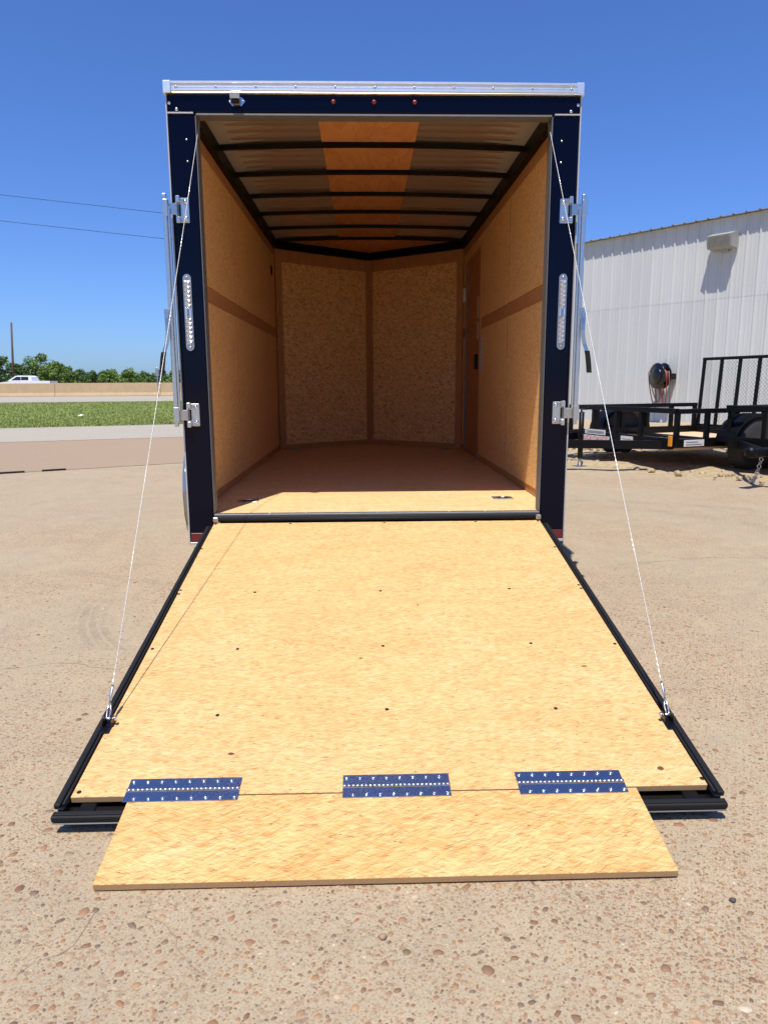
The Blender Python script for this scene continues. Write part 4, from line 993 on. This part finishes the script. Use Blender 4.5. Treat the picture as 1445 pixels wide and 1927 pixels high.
for s0 in (-1, 1):
    b = TB(); b.box(s0*.786, s0*.8035, .055, 1.845, -.043, -.004, .003, 0, rp); b.build('side_rail', M['black'], ramp)
    b = TB(); b.box(s0*.796, s0*.8125, .06, 1.842, -.010, .0045, .004, 0, rp); b.tube([rp(s0*.7905, q/30*1.775+.06, -.001) for q in range(31)], .004, 8); b.build('rubber_seal', M['rubber'], ramp)
b = TB(); b.box(-.812, .812, 1.846, 1.868, -.026, -.009, .005, 0, rp); b.box(-.808, .808, 1.850, 1.862, -.0095, -.005, .002, 0, rp); b.build('end_seal', M['rubber'], ramp)
b = TB(); b.box(-.809, .809, 1.848, 1.8695, -.0295, -.0265, .001, 0, rp); b.build('end_trim', M['alud'], ramp)
# flap
FA = math.radians(-.6)
def fp(x, s_, h):
    h2 = h + (s_-1.815)*.004*(x+.64)/.6
    return rp(x, s_, h2)
b = TB(); b.box(-.641, .603, 1.8155, 2.066, -.018, 0, .0014, 0, fp); fl = b.build('flap_board', M['flap'], ramp)
bm_ = fl.data; bm_.materials.append(M['edge'])
ne = Vector((RD.x, RD.y, RD.z))
for pgn in bm_.polygons:
    if pgn.normal.dot(ne) > .9: pgn.material_index = 1
for ch in ramp.children:
    if ch.name.startswith('deck_board'):
        ch.data.materials.append(M['edge'])
        for pgn in ch.data.polygons:
            if abs(pgn.normal.dot(ne)) > .9: pgn.material_index = 1
# strip hinges between ramp and flap, the leaves sprung up a little on their upper edge
def hp(x, s_, h): return rp(x, s_, h+(1.789-s_ if s_ < 1.79 else 1.833-s_)*.045)
for (xa, xb) in ((-.652, -.376), (-.123, .143), (.311, .578)):
    b = TB()
    b.box(xa, xb, 1.757, 1.789, .0004, .0026, .0006, 0, hp); b.box(xa, xb, 1.801, 1.833, .0004, .0026, .0006, 0, hp)
    n = 25
    for k in range(n):
        x0, x1 = xa+(xb-xa)*k/n+.00025, xa+(xb-xa)*(k+1)/n-.00025; cs = 1.7935 if k % 2 == 0 else 1.7965
        b.tube([rp(x0, 1.795, .0030), rp(x1, 1.795, .0030)], .0042, 10, 1)
        
    for k in range(8):
        for (sv, off) in ((1.7675, .010), (1.8235, .026)):
            x = xa+off+(xb-xa-.034)*k/7; b.lathe(hp(x, sv, .0024), RN, [(.0058,0),(.0054,.002),(.003,.0036),(0,.004)], 10, 2)
    b.build('strip_hinge', [M['hinge'], M['zinc'], M['chrome']], ramp)
# screws of the deck
b0 = None
for (x, s_) in [(-.488,.742),(-.005,.742),(.496,.737),(-.488,1.148),(-.006,1.142),(.491,1.139),(-.487,1.50),(-.004,1.486),(.484,1.495),(-.778,.716),(-.777,.748),(.775,.712),(.776,.742),(-.768,1.795),(.779,1.79),(-.77,1.14),(.772,1.15),(-.775,.03),(.772,.03),(-.42,.03),(.03,.03),(.47,.03),(-.78,.32),(.776,.34)]:
    b = TB(); b.lathe(rp(x, s_, .0003), RN, [(.0058,0),(.0056,.0006),(.0026,.0005),(.0022,.0001),(0,.0001)], 10); b.build('screw', M['screw'], ramp)
# knots in the board face: shallow dark chips
for (x, s_, a, e) in [(-.42,1.665,.0095,.5),(-.08,1.215,.0085,.45),(.69,1.75,.009,.9),(.13,.86,.005,.8),(.63,1.28,.010,.4)]:
    b = TB(); b.add([rp(x+math.cos(k*.785)*a*random.uniform(.7,1.2), s_+math.sin(k*.785)*a*e*random.uniform(.7,1.2), .0004) for k in range(8)], [tuple(range(8))]); b.build('knot', plain('knot_wood', srgb(104,58,28), .8, var=.3, scale=200), ramp)

# --- ramp cables
for s0 in (-1, 1):
    top = Vector((s0*.789, .10, 1.83)); bs = 1.50 if s0 < 0 else 1.525; xb = s0*.782
    end = Vector(rp(xb, bs, .055)); P = []; N = 60
    for i in range(N+1):
        tt = i/N; q = top.lerp(end, tt); q.z -= .012*math.sin(math.pi*tt); P.append(q)
    b = TB(); b.tube(P, .0014, 7)
    cb = b.build('ramp_cable', M['cable'])
    b = TB(); pts = []                                   # outer strand of the lay, wound round the core
    for i in range(N*10+1):
        tt = i/(N*10); q = top.lerp(end, tt); q.z -= .012*math.sin(math.pi*tt); a = tt*2*math.pi*150
        pts.append(q+Vector((math.cos(a)*.0010, math.sin(a)*.0010, 0)))
    b.tube(pts, .0009, 4); b.build('wire_strand', M['zinc'], cb)
    d = (end-top).normalized()
    b = TB(); b.tube([end-d*.045, end-d*.035, end-d*.01, end], [.003, .0046, .0046, .003], 10); b.build('ferrule', M['zinc'], cb)
    anc = Vector(rp(xb, bs+.035, .022)); b = TB(); b.tube([end, (end+anc)/2+Vector((.005,0,0)), anc+Vector((.004,0,0)), anc, anc-Vector((.004,0,0)), (end+anc)/2-Vector((.005,0,0)), end], .0023, 6); b.build('cable_eye', M['zinc'], cb)
    b = TB(); b.box(xb-.013, xb+.013, bs+.018, bs+.075, .0005, .004, .0015, 0, rp); b.box(xb-.013, xb-.0095, bs+.02, bs+.05, .004, .028, .0015, 0, rp); b.box(xb+.0095, xb+.013, bs+.02, bs+.05, .004, .028, .0015, 0, rp); br = b.build('cable_bracket', M['black'], ramp)
    b = TB(); b.tube([rp(xb-.016, bs+.035, .022), rp(xb+.016, bs+.035, .022)], .0036, 8); b.lathe(rp(xb-s0*.017, bs+.035, .022), (-s0,0,0), [(.007,0),(.007,.005),(.003,.007),(0,.007)], 6); b.build('pin', M['zinc'], cb)

# stones lying loose on the lot
for (px_, py_, s_, lab, c_) in [(.687, -2.13, .007, 'small dark pebble lying on the concrete right of the flap', srgb(70,64,60)), (-.035, -2.205, .008, 'small round tan pebble lying in front of the flap', srgb(150,122,96))]:
    bm = bmesh.new(); bmesh.ops.create_icosphere(bm, subdivisions=2, radius=s_); mb = MB()
    V = [(px_+q.co.x*(1+.2*math.sin(q.co.y*400)), py_+q.co.y*.85, s_*.55+q.co.z*.7) for q in bm.verts]; bm.verts.index_update()
    mb.add(V, [tuple(q.index for q in fc.verts) for fc in bm.faces], 0, True); bm.free(); tag(mb.build('pebble', plain('loose_stone', c_, .7, var=.3, scale=150)), lab, 'stone')
